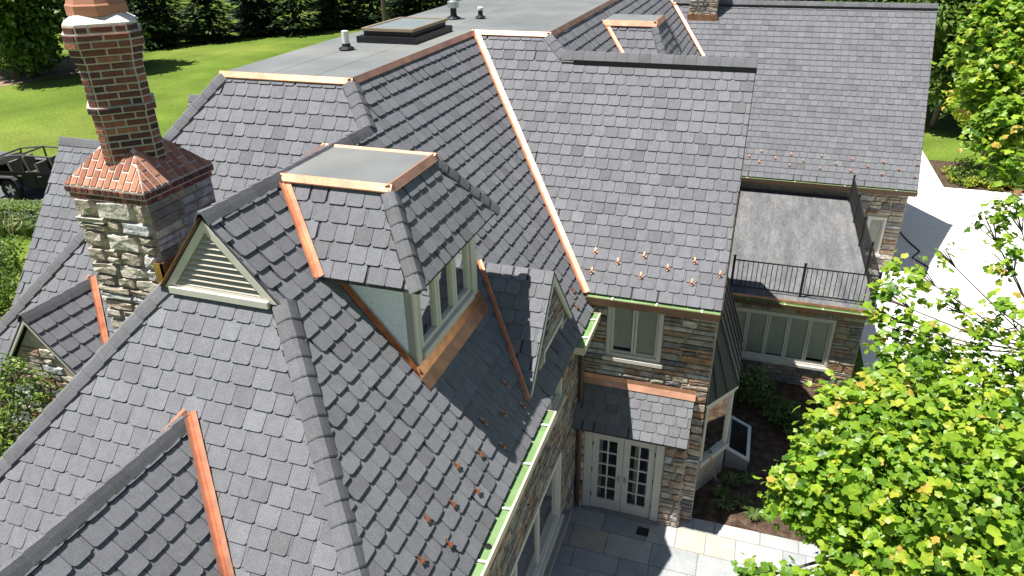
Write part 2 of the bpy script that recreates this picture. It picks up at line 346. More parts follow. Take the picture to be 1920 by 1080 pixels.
caps((xe-.05, 3.905+.05, ze), (gr_-.02, yg+.02, zgb+.02), SR.N, SFp.N); caps((2*xr-xe, 3.905, ze), (gl, yg, zgb), SL.N, SFp.N)
caps((xr, yg-.09, zr), (xr, yG+.05, zr), SR.N, SL.N); caps((xr, yG, zr), (xdr, ydf, zd), SR.N, SH.N)
caps((-13.6, 7.346, ze), (xdl, ydf, zd), SML.N, SH.N)
caps((xr, 2.2, 7.66), (xr, 5.53, 7.66), SG1.N, Vector((-1.15, 0, 1)).normalized()); caps((-11.15, 7.2, 7.37), (-11.15, 8.62, 7.37), SG2.N, Vector((-1.2, 0, 1)).normalized())
caps((-3.83, 7.42, 8.88), (-4.52, 8.16, 9.93), DA.N, DB.N, .15); caps((-3.83, 10.42, 8.88), (-4.52, 9.6, 9.93), DB.N, DC.N, .15)
caps((-2.55, 21.6, 9.25), (-3.06, 22.2, 10.25), EA.N, EB.N, .15); caps((-2.55, 24.45, 9.25), (-3.06, 23.85, 10.25), EB.N, EC.N, .15)
SCb = Vector((0, s3, 1)).normalized()
caps((-4.4, ycr, zcr), (xjr, yjog, zd), SC.N, SM2.N); caps((xcr, ycr, zcr+.05), (-4.45, ycr, zcr+.05), SC.N, SCb, .23, .26, .05)
caps((xfr, yfr, zfr+.05), (-4.0, yfr, zfr+.05), SFa.N, Vector((0, sf, 1)).normalized(), .2, .29)
caps((-15.06, 12.05, 8.77), (-11.3, 12.05, 8.77), SLW.N, Vector((0, 1.29, 1)).normalized()); caps((-13.35, 14.5, 9.3), (-11, 14.5, 9.3), SLW2.N, Vector((0, 1.25, 1)).normalized())
for x0, x1, y, z in ((-4.15, xcr, ycr, zcr), (-4.0, xfr, yfr, zfr)):
    m = MB(); m.box(x0, x1, y-.17, y+.17, z-.15, z-.055); m.build('ridge_vent', 'black_metal', house)

# ---- copper valleys, edges and flashings
def valley(P, Q, N1, N2, wd=.10, mt='copper', lift=.046):
    P, Q = Vector(P), Vector(Q); t = (Q-P).normalized(); sec = []
    for N in (N1, N2):
        k = Vector(N).cross(t).normalized()
        if k.z < 0: k = -k
        sec.append((k, Vector(N)))
    up = (Vector(N1)+Vector(N2)).normalized(); pts = lambda o: [o+sec[0][0]*wd+sec[0][1]*lift, o+sec[0][0]*.016+up*(lift+.004), o+up*(lift+.035), o+sec[1][0]*.016+up*(lift+.004), o+sec[1][0]*wd+sec[1][1]*lift]
    m = MB(); n = 8; vs = []
    for i in range(n+1): vs += pts(P + (Q-P)*i/n)
    m.add(vs, [(5*i+j, 5*i+j+1, 5*i+j+6, 5*i+j+5) for i in range(n) for j in range(4)]); return m.build('copper_valley', mt, house)
valley((xdr, yjog-.02, zd), (-2.93, yce-.02, zce-.04), SR.N, SC.N, .14); valley((-6.219, 8.16, 9.93), (-5.33, 7.40, 8.85), SR.N, DA.N, .12)
valley((-4.354, 10.82, 7.68), (-2.96, 9.31, 5.98), SR.N, SG3.N, .085); valley((xr, 5.6, 7.68), (-4.4, 3.76, 5.52), SFp.N, SG1.N, .12)
valley((xr, 5.6, 7.68), (2*xr+4.4, 3.76, 5.52), SFp.N, Vector((-1.15, 0, 1)).normalized(), .10); valley((-11.15, 8.70, 7.39), (-9.78, 7.34, 5.7), SH.N, SG2.N, .10)
valley((-11.15, 8.70, 7.39), (-12.5, 7.34, 5.7), SH.N, Vector((-1.2, 0, 1)).normalized(), .10)
valley((-4.127, yfr, zfr), (-1.1, 31.3, 6.07), SM2.N, SFa.N, .16, lift=.07); valley((-4.57, 22.2, 10.25), (-3.72, 21.58, 9.22), SM2.N, EA.N, .12)
def flat_roof(name, poly, z, edges, h=.10, mt='membrane', oldedges=()):
    """membrane deck with a folded copper edge on the listed sides"""
    m = MB(); m.prism([(x, y, z-.08) for x, y in poly], (0, 0, h+.04)); o = m.build(name, mt, house); n = len(poly)
    for i in edges:
        A = Vector((*poly[i], 0)); B = Vector((*poly[(i+1) % n], 0)); d = (B-A).normalized(); out = Vector((d.y, -d.x, 0)); L = (B-A).length; k = max(1, int(L/2.6)); 
        for j in range(k):
            a = A + d*(L*j/k - (.05 if j == 0 else -.003)); b = A + d*(L*(j+1)/k + (.05 if j == k-1 else 0)); Z = Vector((0, 0, 1)); e = MB()
            sec = [(-.05, z+h-.042), (-.05, z+h-.036), (.012, z+h-.012), (.075, z-.005), (.075, z-.022), (-.01, z-.03)]
            vs = [a + out*p + Z*q for p, q in sec] + [b + out*p + Z*q for p, q in sec]; ns = len(sec)
            e.add(vs, [(q, q+1, ns+q+1, ns+q) for q in range(ns-1)]); e.build('copper_edge', 'old_copper' if i in oldedges else 'copper', o)
    return o
deck = flat_roof('flat_roof', [(xdl, ydf), (xdr, ydf), (xdr, yjog), (xjr, yjog), (xjr, 36), (xdl-.5, 36)], zd, (0, 1, 2, 3), oldedges=(3,))
dtop = flat_roof('dormer_roof', [(-6.24, 8.16), (-4.52, 8.16), (-4.52, 9.6), (-6.4, 9.6)], 9.95, (0, 1, 2, 3)); flat_roof('dormer_roof', [(-4.6, 22.2), (-3.06, 22.2), (-3.06, 23.85), (-4.7, 23.85)], 10.26, (0, 1), h=.15)
# membrane seams on the deck
for x in (-8.62, -7.7): MB().box(x, x+.10, ydf+.12, 35.5, zd+.055, zd+.0635).build('lap_seam', 'membrane', deck)
sk = MB(); sk.box(-8.75, -7.3, 14.95, 17.1, zd+.05, zd+.20); sky_l = sk.build('skylight', 'black_metal', house)
MB().box(-8.62, -7.42, 15.08, 16.97, zd+.20, zd+.31).build('curb', 'black_metal', sky_l)
m = MB(); [m.box(*b) for b in ((-8.66, -7.38, 15.04, 15.13, zd+.31, zd+.37), (-8.66, -7.38, 16.92, 17.01, zd+.31, zd+.37), (-8.66, -8.57, 15.131, 16.919, zd+.31, zd+.37), (-7.47, -7.38, 15.131, 16.919, zd+.31, zd+.37))]; m.build('skylight_frame', 'tan_metal', sky_l)
MB().box(-8.57, -7.47, 15.13, 16.92, zd+.33, zd+.352).build('pane', 'skylight_glass', sky_l)
def vent(x, y, h, r, cap):
    z = zd+.09; m = MB(); m.lathe((x, y, z), [(r*2.3, 0), (r*2.1, .02), (r*1.25, .05), (r*1.15, h*.3)], 14); v = m.build('vent_pipe', 'black_metal', house)
    MB().lathe((x, y, z), [(r, h*.28), (r, h), (r*.8, h+.004)], 14).build('pipe', cap, v)
    return v
vent(-8.47, 14.02, .36, .075, 'white_paint'); v = vent(-8.15, 19.22, .26, .085, 'black_metal')
MB().lathe((-8.15, 19.22, zd+.09), [(.09, .25), (.15, .27), (.16, .42), (.12, .44), (.05, .47)], 14).build('turbine_cap', 'galvanised', v)
v = vent(-7.46, 19.47, .20, .065, 'black_metal'); MB().lathe((-7.46, 19.47, zd+.09), [(.075, .19), (.08, .25), (.05, .28)], 14).build('cap', 'white_paint', v)
m = MB(); m.lathe((-2.75, 25.6, SM2.z(-2.75, 25.6)-.1), [(.07, 0), (.07, .5), (.05, .52)], 10); m.build('vent_pipe', 'black_metal', house)
# ---- snow guards
sg = MB(); sg.box(-.022, .022, -.19, .02, 0, .008); sg.prism([(-.04, -.13, .0), (.04, -.13, .0), (.085, -.13, .03), (.075, -.13, .05), (.03, -.13, .048), (0, -.13, .075), (-.03, -.13, .048), (-.075, -.13, .05), (-.085, -.13, .03)], (0, .008, 0))
sg.prism([(0.006, -.122, .06), (0.006, -.03, .008), (0.006, -.122, .008)], (-.012, 0, 0)); sgm = sg.mesh('snow_guard', 'old_copper')
def guard(S, x, y):
    p = S.at(x, y, .034)*U; z = S.N; yv = Vector((S.up.x/S.q, S.up.y/S.q, math.sqrt(1-1/S.q**2))); xv = yv.cross(z)
    M = Matrix(((xv.x, yv.x, z.x, p.x), (xv.y, yv.y, z.y, p.y), (xv.z, yv.z, z.z, p.z), (0, 0, 0, 1)))
    link('snow_guard', sgm, house, M=Matrix.Translation(-house.location) @ M @ Matrix.Scale(.72, 4))
for x, y in [(-2.85, 13.86), (-2.33, 13.75), (-1.8, 13.88), (-2.85, 13.57), (-1.8, 13.59), (-1.28, 13.75), (-0.75, 13.89), (-0.74, 13.59), (-0.21, 13.75)]: guard(SC, x, y+.1)
for x, y in [(0.41, 24.45), (0.87, 24.33), (0.39, 24.23), (1.35, 24.43), (1.74, 24.32), (1.34, 24.21), (0.05, 24.33), (2.26, 24.45), (2.73, 24.31), (2.27, 24.2), (3.18, 24.43), (3.66, 24.31), (3.18, 24.2), (4.1, 24.42), (4.55, 24.3), (4.09, 24.18), (5.06, 24.42), (5.03, 24.18)]: guard(SFa, x*1.23, y*1.23+.08)
for x, y in [(-2.98, 9.07), (-3.13, 8.55), (-3.27, 8.06), (-2.97, 8.03), (-3.27, 9.09), (-3.14, 7.53), (-3.29, 7.01), (-2.99, 6.99), (-3.14, 6.49), (-3.28, 5.99), (-2.99, 5.99), (-3.14, 5.5), (-3.12, 12.93), (-2.96, 12.61)]: guard(SR, x-.05, y)

# ---------------------------------------------------------------- stone walls
NST = [0]; STONE_STUFF = MB(); rst = random.Random(21)
def stone_mesh(T, u0, u1, v0, v1, d, tone):
    kj = .09 if d < .05 else .13; m = MB(); u0 += .006; u1 -= .006; v0 += .006; v1 -= .006; cu, cv = (u0+u1)/2, (v0+v1)/2; j = lambda k: rst.uniform(-k, k)
    w_, h_ = u1-u0, v1-v0; k = min(w_, h_)*kj
    i_ = lambda: rst.uniform(0, k*1.3); o = [(u0+i_(), v0+i_()), (cu+j(k*2), v0+i_()*.4), (u1-i_(), v0+i_()), (u1-i_()*.3, cv+j(k)), (u1-i_(), v1-i_()), (cu+j(k*2), v1-i_()*.4), (u0+i_(), v1-i_()), (u0+i_()*.3, cv+j(k))]
    b = [T(u, v, -.03) for u, v in o]; f = [T(cu+(u-cu)*(1-.10*k/.02/max(w_, .05)*.5) + j(k*.3), cv+(v-cv)*.86 + j(k*.3), d*rst.uniform(.7, 1.15)) for u, v in o]; c = T(cu+j(k), cv+j(k), d*rst.uniform(.8, 1.3))
    return b+f+[c], [(i, (i+1) % 8, 8+(i+1) % 8, 8+i) for i in range(8)] + [(8+i, 8+(i+1) % 8, 16) for i in range(8)]
def stones(parent, T, L, z0, ztop, openings=(), rows=(.12, .22), lens=(.20, .55), d=.045, tones=(0, 1), single=True, bias=None):
    v = z0
    while True:
        h = rst.uniform(*rows); mx_ = max(ztop(L*k/10) for k in range(11))
        if 0 < mx_-(v+h) < rows[0]*.9: h = mx_-v
        mid = v + h/2
        spans = [[0, L]]
        for (a, b, c, e) in openings:
            if c < v+h-.03 and e > v+.03:
                ns = []
                for s in spans:
                    if b <= s[0] or a >= s[1]: ns.append(s)
                    else:
                        if a-s[0] > .05: ns.append([s[0], a])
                        if s[1]-b > .05: ns.append([b, s[1]])
                spans = ns
        any_ = False
        for s in spans:
            u = s[0]
            while u < s[1]-.02:
                l = rst.uniform(*lens); 
                if s[1]-(u+l) < lens[0]*.7: l = s[1]-u
                t0, t1 = ztop(u), ztop(u+l)
                if min(t0, t1) >= v + h*.55:
                    any_ = True; hh = min(h, min(t0, t1)-v); tn = rst.uniform(*tones) if bias is None else bias()
                    sub = [(v, v+hh)] if (hh < .15 or l < .25 or rst.random() < .72) else [(v, v+hh*.5), (v+hh*.5, v+hh)]
                    for (c, e) in sub:
                        vs, fs = stone_mesh(T, u, u+l, c, e, d, tn); P = px(T(u+l/2, (c+e)/2, 0))
                        if single and NST[0] < 300 and 0 < P[0] < 1920 and 0 < P[1] < 1080: NST[0] += 1; MB().add(vs, fs, tn).build('stone', 'stone', parent)
                        else: STONE_STUFF.add(vs, fs, tn)
                        tn = rst.uniform(*tones) if bias is None else bias()
                elif max(t0, t1) > v + .05: any_ = True
                u += l
        v += h
        if not any_ and v > z0 + .5 and v > max(ztop(L*k/10) for k in range(11)) - .02: break
        if v > 14: break
def backing(name, T, L, z0, z1, openings, m='wall_mortar', extra=None):
    us = sorted({0, L, *[o[0] for o in openings], *[o[1] for o in openings]}); vs = sorted({z0, z1, *[o[2] for o in openings], *[o[3] for o in openings]}); b = MB()
    for i in range(len(us)-1):
        for k in range(len(vs)-1):
            cu, cv = (us[i]+us[i+1])/2, (vs[k]+vs[k+1])/2
            if any(o[0] < cu < o[1] and o[2] < cv < o[3] for o in openings): continue
            b.add([T(us[i], vs[k], 0), T(us[i+1], vs[k], 0), T(us[i+1], vs[k+1], 0), T(us[i], vs[k+1], 0)], [(0, 1, 2, 3)])
    for o in openings:      # reveals
        for q in ([(o[0], o[2]), (o[0], o[3])], [(o[1], o[3]), (o[1], o[2])], [(o[0], o[3]), (o[1], o[3])], [(o[1], o[2]), (o[0], o[2])]):
            b.add([T(*q[0], 0), T(*q[1], 0), T(*q[1], -.2), T(*q[0], -.2)], [(0, 1, 2, 3)])
    if extra: b.add(*extra)
    return b.build(name, m, house)
def window(T, u0, u1, v0, v1, cols=2, rows=1, paint='cream_paint', casing=.09, proud=.03, sill=True, blind=True, name='window', sash=.05, munt=.022, label=None):
    m = MB(); m.boxT(T, u0, u0+casing, v0, v1, -.16, proud); m.boxT(T, u1-casing, u1, v0, v1, -.16, proud); m.boxT(T, u0+casing, u1-casing, v1-casing, v1, -.16, proud-.003); m.boxT(T, u0+casing, u1-casing, v0, v0+casing*.8, -.16, proud-.003)
    wo = m.build(name, paint, house)
    if label: wo['label'] = label
    a0, a1, b0, b1 = u0+casing, u1-casing, v0+casing*.8, v1-casing; cw = (a1-a0)/cols
    for i in range(cols):
        c0, c1 = a0+i*cw+.006, a0+(i+1)*cw-.006; s = MB()
        s.boxT(T, c0, c0+sash, b0, b1, -.10, -.02); s.boxT(T, c1-sash, c1, b0, b1, -.10, -.02); s.boxT(T, c0+sash, c1-sash, b1-sash, b1, -.10, -.022); s.boxT(T, c0+sash, c1-sash, b0, b0+sash, -.10, -.022); s.build('sash', paint, wo)
        if rows > 1:
            g = MB(); h = (b1-b0-2*sash)/rows
            for k in range(1, rows): g.boxT(T, c0+sash, c1-sash, b0+sash+k*h-munt/2, b0+sash+k*h+munt/2, -.075, -.03)
            g.build('muntin', paint, wo)
        MB().boxT(T, c0+sash-.004, c1-sash+.004, b0+sash-.004, b1-sash+.004, -.065, -.058).build('pane', 'glass', wo)
        if blind: MB().boxT(T, c0+sash*.5, c1-sash*.5, b0+sash*.5+ (rst.uniform(0, .12)), b1, -.085, -.08).build('blind', 'blind', wo)
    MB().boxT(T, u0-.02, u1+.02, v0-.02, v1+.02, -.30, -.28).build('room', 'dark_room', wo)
    if sill:
        MB().boxT(T, u0-.06, u1+.06, v0-.085, v0-.002, -.02, .11).build('sill', paint, wo)
    return wo
bias_tan = lambda: rst.choice((rst.uniform(.4, .8), rst.uniform(.05, .4), rst.uniform(.45, .75), rst.uniform(.8, .9), rst.uniform(.9, 1)))
bias_grey = lambda: rst.choice((rst.uniform(.08, .45), rst.uniform(.15, .5), rst.uniform(.4, .7), rst.uniform(.8, .92)))
# chimney stonework first: it shows largest
CX0, CX1, CY0, CY1 = -8.90, -7.60, 7.03, 8.30
ch = MB(); ch.box(CX0, CX1, CY0, CY1, 3.0, 9.78); chim = ch.build('chimney', 'mortar', house)
T = frameT((CX0, CY0, 0), (1, 0, 0), (0, -1, 0)); stones(chim, T, CX1-CX0, 6.4, lambda u: 9.83, rows=(.15, .36), lens=(.24, .72), d=.075, bias=lambda: rst.choice((rst.uniform(.55, .75), rst.uniform(.93, 1), rst.uniform(.4, .55), rst.uniform(.6, .76))))
T = frameT((CX1, CY0, 0), (0, 1, 0), (1, 0, 0)); stones(chim, T, CY1-CY0, 7.9, lambda u: 9.83, rows=(.10, .2), lens=(.25, .6), d=.03, bias=lambda: rst.choice((rst.uniform(.9, .97), rst.uniform(.3, .55), rst.uniform(.92, 1), rst.uniform(.15, .4))))
# walls of the courtyard
T1 = frameT((-3.0, 13.50, 0), (1, 0, 0), (0, -1, 0)); op1 = [(.57, 1.78, 4.42, 5.79)]
w1 = backing('wall', T1, 2.88, 2.6, 5.95, op1); stones(w1, T1, 2.88, 3.7, lambda u: 5.95, op1+[(1.5, 1.51, 0, 0)], rows=(.11, .2), lens=(.3, .72), bias=bias_tan)
window(T1, .57, 1.78, 4.42, 5.79, 2)
Tv = frameT((-3.0, 13.2, 0), (1, 0, 0), (0, -1, 0)); opv = [(.24, 2.10, .0, 2.52)]
wv = backing('wall', Tv, 2.58, 0, 2.75, opv); stones(wv, Tv, 2.58, 0, lambda u: 2.74, opv, rows=(.13, .24), lens=(.16, .34), bias=bias_tan)
Tr = frameT((-.42, 13.2, 0), (0, 1, 0), (1, 0, 0)); wr = backing('wall', Tr, .30, 0, 3.1, []); stones(wr, Tr, .30, 0, lambda u: 2.8, rows=(.16, .28), lens=(.2, .4), d=.03, bias=bias_tan)
T1b = frameT((-.42, 13.50, 0), (1, 0, 0), (0, -1, 0)); w1b = backing('wall', T1b, .30, 0, 3.9, []); stones(w1b, T1b, .30, 0, lambda u: 3.75, rows=(.13, .24), lens=(.2, .32), bias=bias_tan)
# terrace wall
T3 = frameT((-.1, 20.3, 0), (1, 0, 0), (0, -1, 0)); op3 = [(.1, 3.25, .78, 2.45)]
w3 = backing('wall', T3, 4.0, 0, 2.8, op3); stones(w3, T3, 4.0, 0, lambda u: 2.78, op3, rows=(.17, .3), lens=(.26, .6), bias=bias_grey)
window(T3, .1, 3.25, .78, 2.45, 5, label='wide window of five panes under the terrace')
# left gable wall
T6 = frameT((-12.6, 7.3, 0), (1, 0, 0), (0, -1, 0)); top6 = lambda u: 7.22 - 1.2*abs(u-1.45)
w6 = backing('wall', T6, 3.0, 1.4, 5.5, [], extra=([T6(.05, 5.5, 0), T6(2.9, 5.5, 0), T6(1.45, 7.22, 0)], [(0, 1, 2)])); stones(w6, T6, 2.9, 4.6, top6, rows=(.12, .24), lens=(.2, .55), bias=bias_tan)
# right wall of the front wing, seen at a slant, with the wall gable
T2 = frameT((-3.0, 2.6, 0), (0, 1, 0), (1, 0, 0)); op2 = [(7.75, 9.1, 4.42, 6.3), (4.6, 9.2, .98, 2.9)]
top2 = lambda u: max(5.62, 7.53 - 1.13*abs(u+2.6-10.82))
w2 = backing('wall', T2, 11.08, 0, 5.62, [op2[1], (7.75, 9.1, 4.42, 5.62)], extra=([T2(6.52, 5.62, 0), T2(7.75, 5.62, 0), T2(7.75, 7.02, 0), T2(8.22, 7.55, 0), T2(9.1, 6.56, 0), T2(9.1, 5.62, 0), T2(9.92, 5.62, 0), T2(9.1, 6.3, 0), T2(7.75, 6.3, 0)], [(0, 1, 2), (5, 6, 4), (8, 7, 4, 3, 2)]))
stones(w2, T2, 11.08, 0, top2, op2, rows=(.12, .22), lens=(.25, .62), d=.04, bias=bias_grey)
window(T2, 7.75, 9.1, 4.42, 6.3, 2, blind=False); window(T2, 4.6, 9.2, .98, 2.9, 3, blind=False, casing=.12)
MB().boxT(T2, 3.5, 9.5, .78, .9, .0, .22).build('ledge', 'concrete', w2)
# far wing wall, far chimney
T4 = frameT((3.9, 29.8, 0), (1, 0, 0), (0, -1, 0)); op4 = [(1.0, 1.7, .7, 2.3)]
w4 = backing('wall', T4, 2.25, 0, 3.5, op4); stones(w4, T4, 2.25, 0, lambda u: 3.45, op4, rows=(.2, .32), lens=(.3, .6), bias=bias_tan); window(T4, 1.0, 1.7, .7, 2.3, 1, blind=True)
fc = MB(); fc.box(-3.23, -2.05, 33.5, 34.4, 8.6, 11.5); fcm = fc.build('chimney', 'mortar', house)
fT = frameT((-3.23, 33.5, 0), (1, 0, 0), (0, -1, 0)); stones(fcm, fT, 1.18, 9.25, lambda u: 11.4, rows=(.13, .2), lens=(.2, .42), bias=bias_tan)
m = MB(); m.box(-3.27, -2.01, 33.44, 34.0, 8.9, 9.28); m.build('chimney_flashing', 'old_copper', fcm)
if STONE_STUFF.v: tag(STONE_STUFF.build('stone_facing', 'stone', house), kind='stuff')
# plain walls out of sight that close the house
m = MB(); m.add([(-.12, 13.5, 0), (-.12, 20.3, 0), (-.12, 20.3, 6), (-.12, ycr, 10.1), (-.12, 13.5, 6.0)], [(0, 1, 2, 3, 4)])
m.add([(-9.5, 4.2, 0), (-3.0, 4.2, 0), (-3.0, 4.2, 5.6), (-9.5, 4.2, 5.6)], [(0, 1, 2, 3)]); m.add([(-13.2, 7.5, 0), (-9.5, 7.5, 0), (-9.5, 7.5, 5.6), (-13.2, 7.5, 5.6)], [(0, 1, 2, 3)])
m.add([(-9.5, 7.5, 0), (-9.5, 4.2, 0), (-9.5, 4.2, 5.6), (-9.5, 7.5, 5.6)], [(0, 1, 2, 3)]); m.add([(-13.2, 36, 0), (-13.2, 7.5, 0), (-13.2, 7.5, 5.6), (-13.2, 36, 5.6)], [(0, 1, 2, 3)])
m.add([(-14.9, 9.5, 0), (-13.2, 9.5, 0), (-13.2, 9.5, 5.4), (-14.9, 9.5, 5.4)], [(0, 1, 2, 3)]); m.add([(-14.9, 14, 0), (-14.9, 9.5, 0), (-14.9, 9.5, 5.4), (-14.9, 12.05, 8.6), (-14.9, 14, 6.2)], [(0, 1, 2, 3, 4)])
m.add([(6.15, 29.8, 0), (6.15, 38, 0), (6.15, 38, 4.3), (6.15, yfr, 9.6), (6.15, 29.8, 3.9)], [(0, 1, 2, 3, 4)]); m.add([(3.9, 20.3, 0), (3.9, 29.8, 0), (3.9, 29.8, 2.8), (3.9, 20.3, 2.8)], [(0, 1, 2, 3)]); m.add([(-.12, 29.8, 0), (3.9, 29.8, 0), (3.9, 29.8, 3.6), (-.12, 29.8, 3.6)], [(0, 1, 2, 3)])
m.build('wall', 'wall_mortar', house)
# ---- chimney brickwork
ccx, ccy = (CX0+CX1)/2, (CY0+CY1)/2; ZB = 10.0; HB = .69; AP, HD, HN, DN = .385, .275, .078, .467
rb = random.Random(5)
def brick_mesh(l, h, d):
    m = MB(); q = .006
    m.add([(-l/2, 0, -h/2), (l/2, 0, -h/2), (l/2, 0, h/2), (-l/2, 0, h/2), (-l/2+q, -d, -h/2+q), (l/2-q, -d, -h/2+q), (l/2-q, -d, h/2-q), (-l/2+q, -d, h/2-q)], [(4, 5, 6, 7), (0, 1, 5, 4), (1, 2, 6, 5), (2, 3, 7, 6), (3, 0, 4, 7)])
    return m
BM = {}
def put_brick(l, c, nrm, h=.072, d=.02, mt='brick', up=(0, 0, 1)):
    k = (round(l, 2), round(h, 3), round(d, 3), mt)
    if k not in BM: BM[k] = brick_mesh(l, h, d).mesh('brick', mt)
    y = -Vector(nrm).normalized(); z = Vector(up).normalized(); x = y.cross(z); p = Vector(c)*U
    link('brick', BM[k], chim, M=Matrix(((x.x, y.x, z.x, p.x), (x.y, y.y, z.y, p.y), (x.z, y.z, z.z, p.z), (0, 0, 0, 1))))
r2 = math.sqrt(.5); HC = .0925
core = MB()
def octo(k): # octagon ring grown by k
    pts = []
    for q in range(4):
        a = math.pi/2*q; ax = Vector((math.cos(a), math.sin(a))); ay = Vector((-ax.y, ax.x)); pts += [ax*(DN+k) - ay*(HN+k*.41), ax*(DN+k) + ay*(HN+k*.41)]
    return pts
grow = lambda j: {9: .035, 16: .02, 17: .05, 18: .08, 19: .08, 20: .05}.get(j, 0)
for j in range(21):
    z0 = ZB+.12 + j*HC; k = grow(j) - .004; core.prism([(ccx+p.x, ccy+p.y, z0) for p in octo(k)], (0, 0, HC-.001))
    for q, (nx, ny, diag) in enumerate(((r2, -r2, 1), (0, -1, 0), (1, 0, 0))):
        g = grow(j); dist = (AP if diag else DN) + g; n = Vector((nx, ny, 0)); tx = Vector((-ny, nx, 0)); c0 = Vector((ccx, ccy, z0+HC/2)) + n*dist
        half = (HD if diag else HN) + g*.41
        if diag: ls = [half-.006, half-.006] if j % 2 else [half*.5-.008, half-.006, half*.5-.008]
        else: ls = [2*half-.008]
        t = -half + .003
        for l in ls:
            put_brick(l-.016, c0 + tx*(t+l/2) - n*.006, n, HC-.021, .014 + rb.uniform(0, .006)); t += l + .006
core.build('shaft_mortar', 'brick_mortar', chim)
# sloped skirt of standing bricks round the shaft
sk = MB(); zt = ZB + HB*1.15
sk.add([(ccx-HB, ccy-HB, ZB), (ccx+HB, ccy-HB, ZB), (ccx+HB, ccy+HB, ZB), (ccx-HB, ccy+HB, ZB), (ccx, ccy, zt)], [(0, 1, 4), (1, 2, 4), (2, 3, 4), (3, 0, 4)])
sk.box(ccx-HB, ccx+HB, ccy-HB, ccy+HB, ZB-.11, ZB-.001); sk.box(ccx-HB+.03, ccx+HB-.03, ccy-HB+.03, ccy+HB-.03, ZB-.2, ZB-.111); sk.box(ccx-HB+.05, ccx+HB-.05, ccy-HB+.05, ccy+HB-.05, ZB-.30, ZB-.201); sk.build('skirt_mortar', 'brick_mortar', chim)
for n in (Vector((0, -1, 0)), Vector((1, 0, 0))):
    tx = Vector((-n.y, n.x, 0)); nn = (n*1.15 + Vector((0, 0, 1))).normalized(); up = (Vector((0, 0, 1.15)) - n).normalized(); sl_ = math.sqrt(1+1.15**2); cols = 12; cwid = 2*HB/cols
    ef = lambda t: max(abs(t)+.004, min(DN, .5445-abs(t)))
    for i in range(cols):
        ta, tb = -HB + cwid*i + .012, -HB + cwid*(i+1) - .012; La, Lb = (HB-ef(ta))*sl_, (HB-ef(tb))*sl_; s = .008; first = .14 if i % 2 else .27
        while s < max(La, Lb)-.02:
            e_ = s+first-.02; first = .26; last = max(La, Lb) - e_ < .09
            if last: e_ = 9
            pa, pb = min(e_, max(La-.01, s)), min(e_, max(Lb-.01, s)); base = Vector((ccx, ccy, ZB)) + n*HB; q = .005
            lo = [base+tx*t+up*v for t, v in ((ta, min(s, pa)), (tb, min(s, pb)), (tb, pb), (ta, pa))]; cen = sum(lo, Vector())/4; hi = [p + (cen-p)*.06 + nn*.013 for p in lo]
            MB().add(lo+hi, [(4, 5, 6, 7), (0, 1, 5, 4), (1, 2, 6, 5), (2, 3, 7, 6), (3, 0, 4, 7)], rb.random()).build('brick', 'skirt_brick', chim)
            if last: break
            s = e_+.022
    for r in range(3):
        for i in range(13):
            wd = 2*(HB-.03*r)/13; c = Vector((ccx, ccy, ZB-.055-r*.09)) + n*(HB-.03*r+.002) + tx*(-(HB-.03*r)+wd*(i+.5)); put_brick(wd-.014, c - n*.012*0, n, .075, .014)
m = MB(); m.prism([(ccx+p.x, ccy+p.y, ZB+.12+21*HC) for p in octo(.04)], (0, 0, .02)); a = octo(.03); b = octo(-.12); zt = ZB+.14+21*HC
m.add([(ccx+p.x, ccy+p.y, zt) for p in a] + [(ccx+p.x, ccy+p.y, zt+.10) for p in b], [(i, (i+1) % 8, 8+(i+1) % 8, 8+i) for i in range(8)] + [tuple(range(8, 16))]); m.build('chimney_cap', 'white_wash', chim)
m = MB(); prof = [(.36, .08), (.36, .20), (.34, .22), (.30, .34), (.24, .46), (.22, .5), (.22, 1.0), (.27, 1.02), (.27, 1.1), (.19, 1.1)]
m.lathe((ccx, ccy, zt), prof, 8); m.build('chimney_pot', 'terracotta', chim)
# copper flashing at the stack foot
m = MB(); m.box(CX1+.036, CX1+.06, CY0-.10, CY1, 7.9, 8.98); m.box(CX1-.08, CX1+.06, CY0-.10, CY0-.075, 7.9, 8.98); m.build('chimney_flashing', 'old_copper', chim)

# ---------------------------------------------------------------- louvred gablet
g = MB(); yv = yg-.03; cxg = xr; zb = zgb+.02; hw = .87; ht = zr-.05-zb
def tri_frame(y0, y1):
    A, B, Ct = Vector((cxg-hw, 0, zb)), Vector((cxg+hw, 0, zb)), Vector((cxg, 0, zb+ht)); k = .79; cen = Vector((cxg, 0, zb+ht*.30)); inn = [cen+(p-cen)*k for p in (A, B, Ct)]
    out = MB()
    for i in range(3):
        P, Q = (A, B, Ct)[i], (A, B, Ct)[(i+1) % 3]; p, q = inn[i], inn[(i+1) % 3]
        out.hexa([(P.x, y0, P.z), (Q.x, y0, Q.z), (q.x, y0, q.z), (p.x, y0, p.z), (P.x, y1, P.z), (Q.x, y1, Q.z), (q.x, y1, q.z), (p.x, y1, p.z)])
    return out, inn
fr, inn = tri_frame(yv-.05, yv+.04); lv = fr.build('louvre_vent', 'cream_paint', house)
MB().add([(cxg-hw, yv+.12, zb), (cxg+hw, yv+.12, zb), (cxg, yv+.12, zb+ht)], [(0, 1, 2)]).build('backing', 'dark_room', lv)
zb2 = inn[0].z; h2 = inn[2].z-zb2; hw2 = inn[1].x-cxg; ns = 10
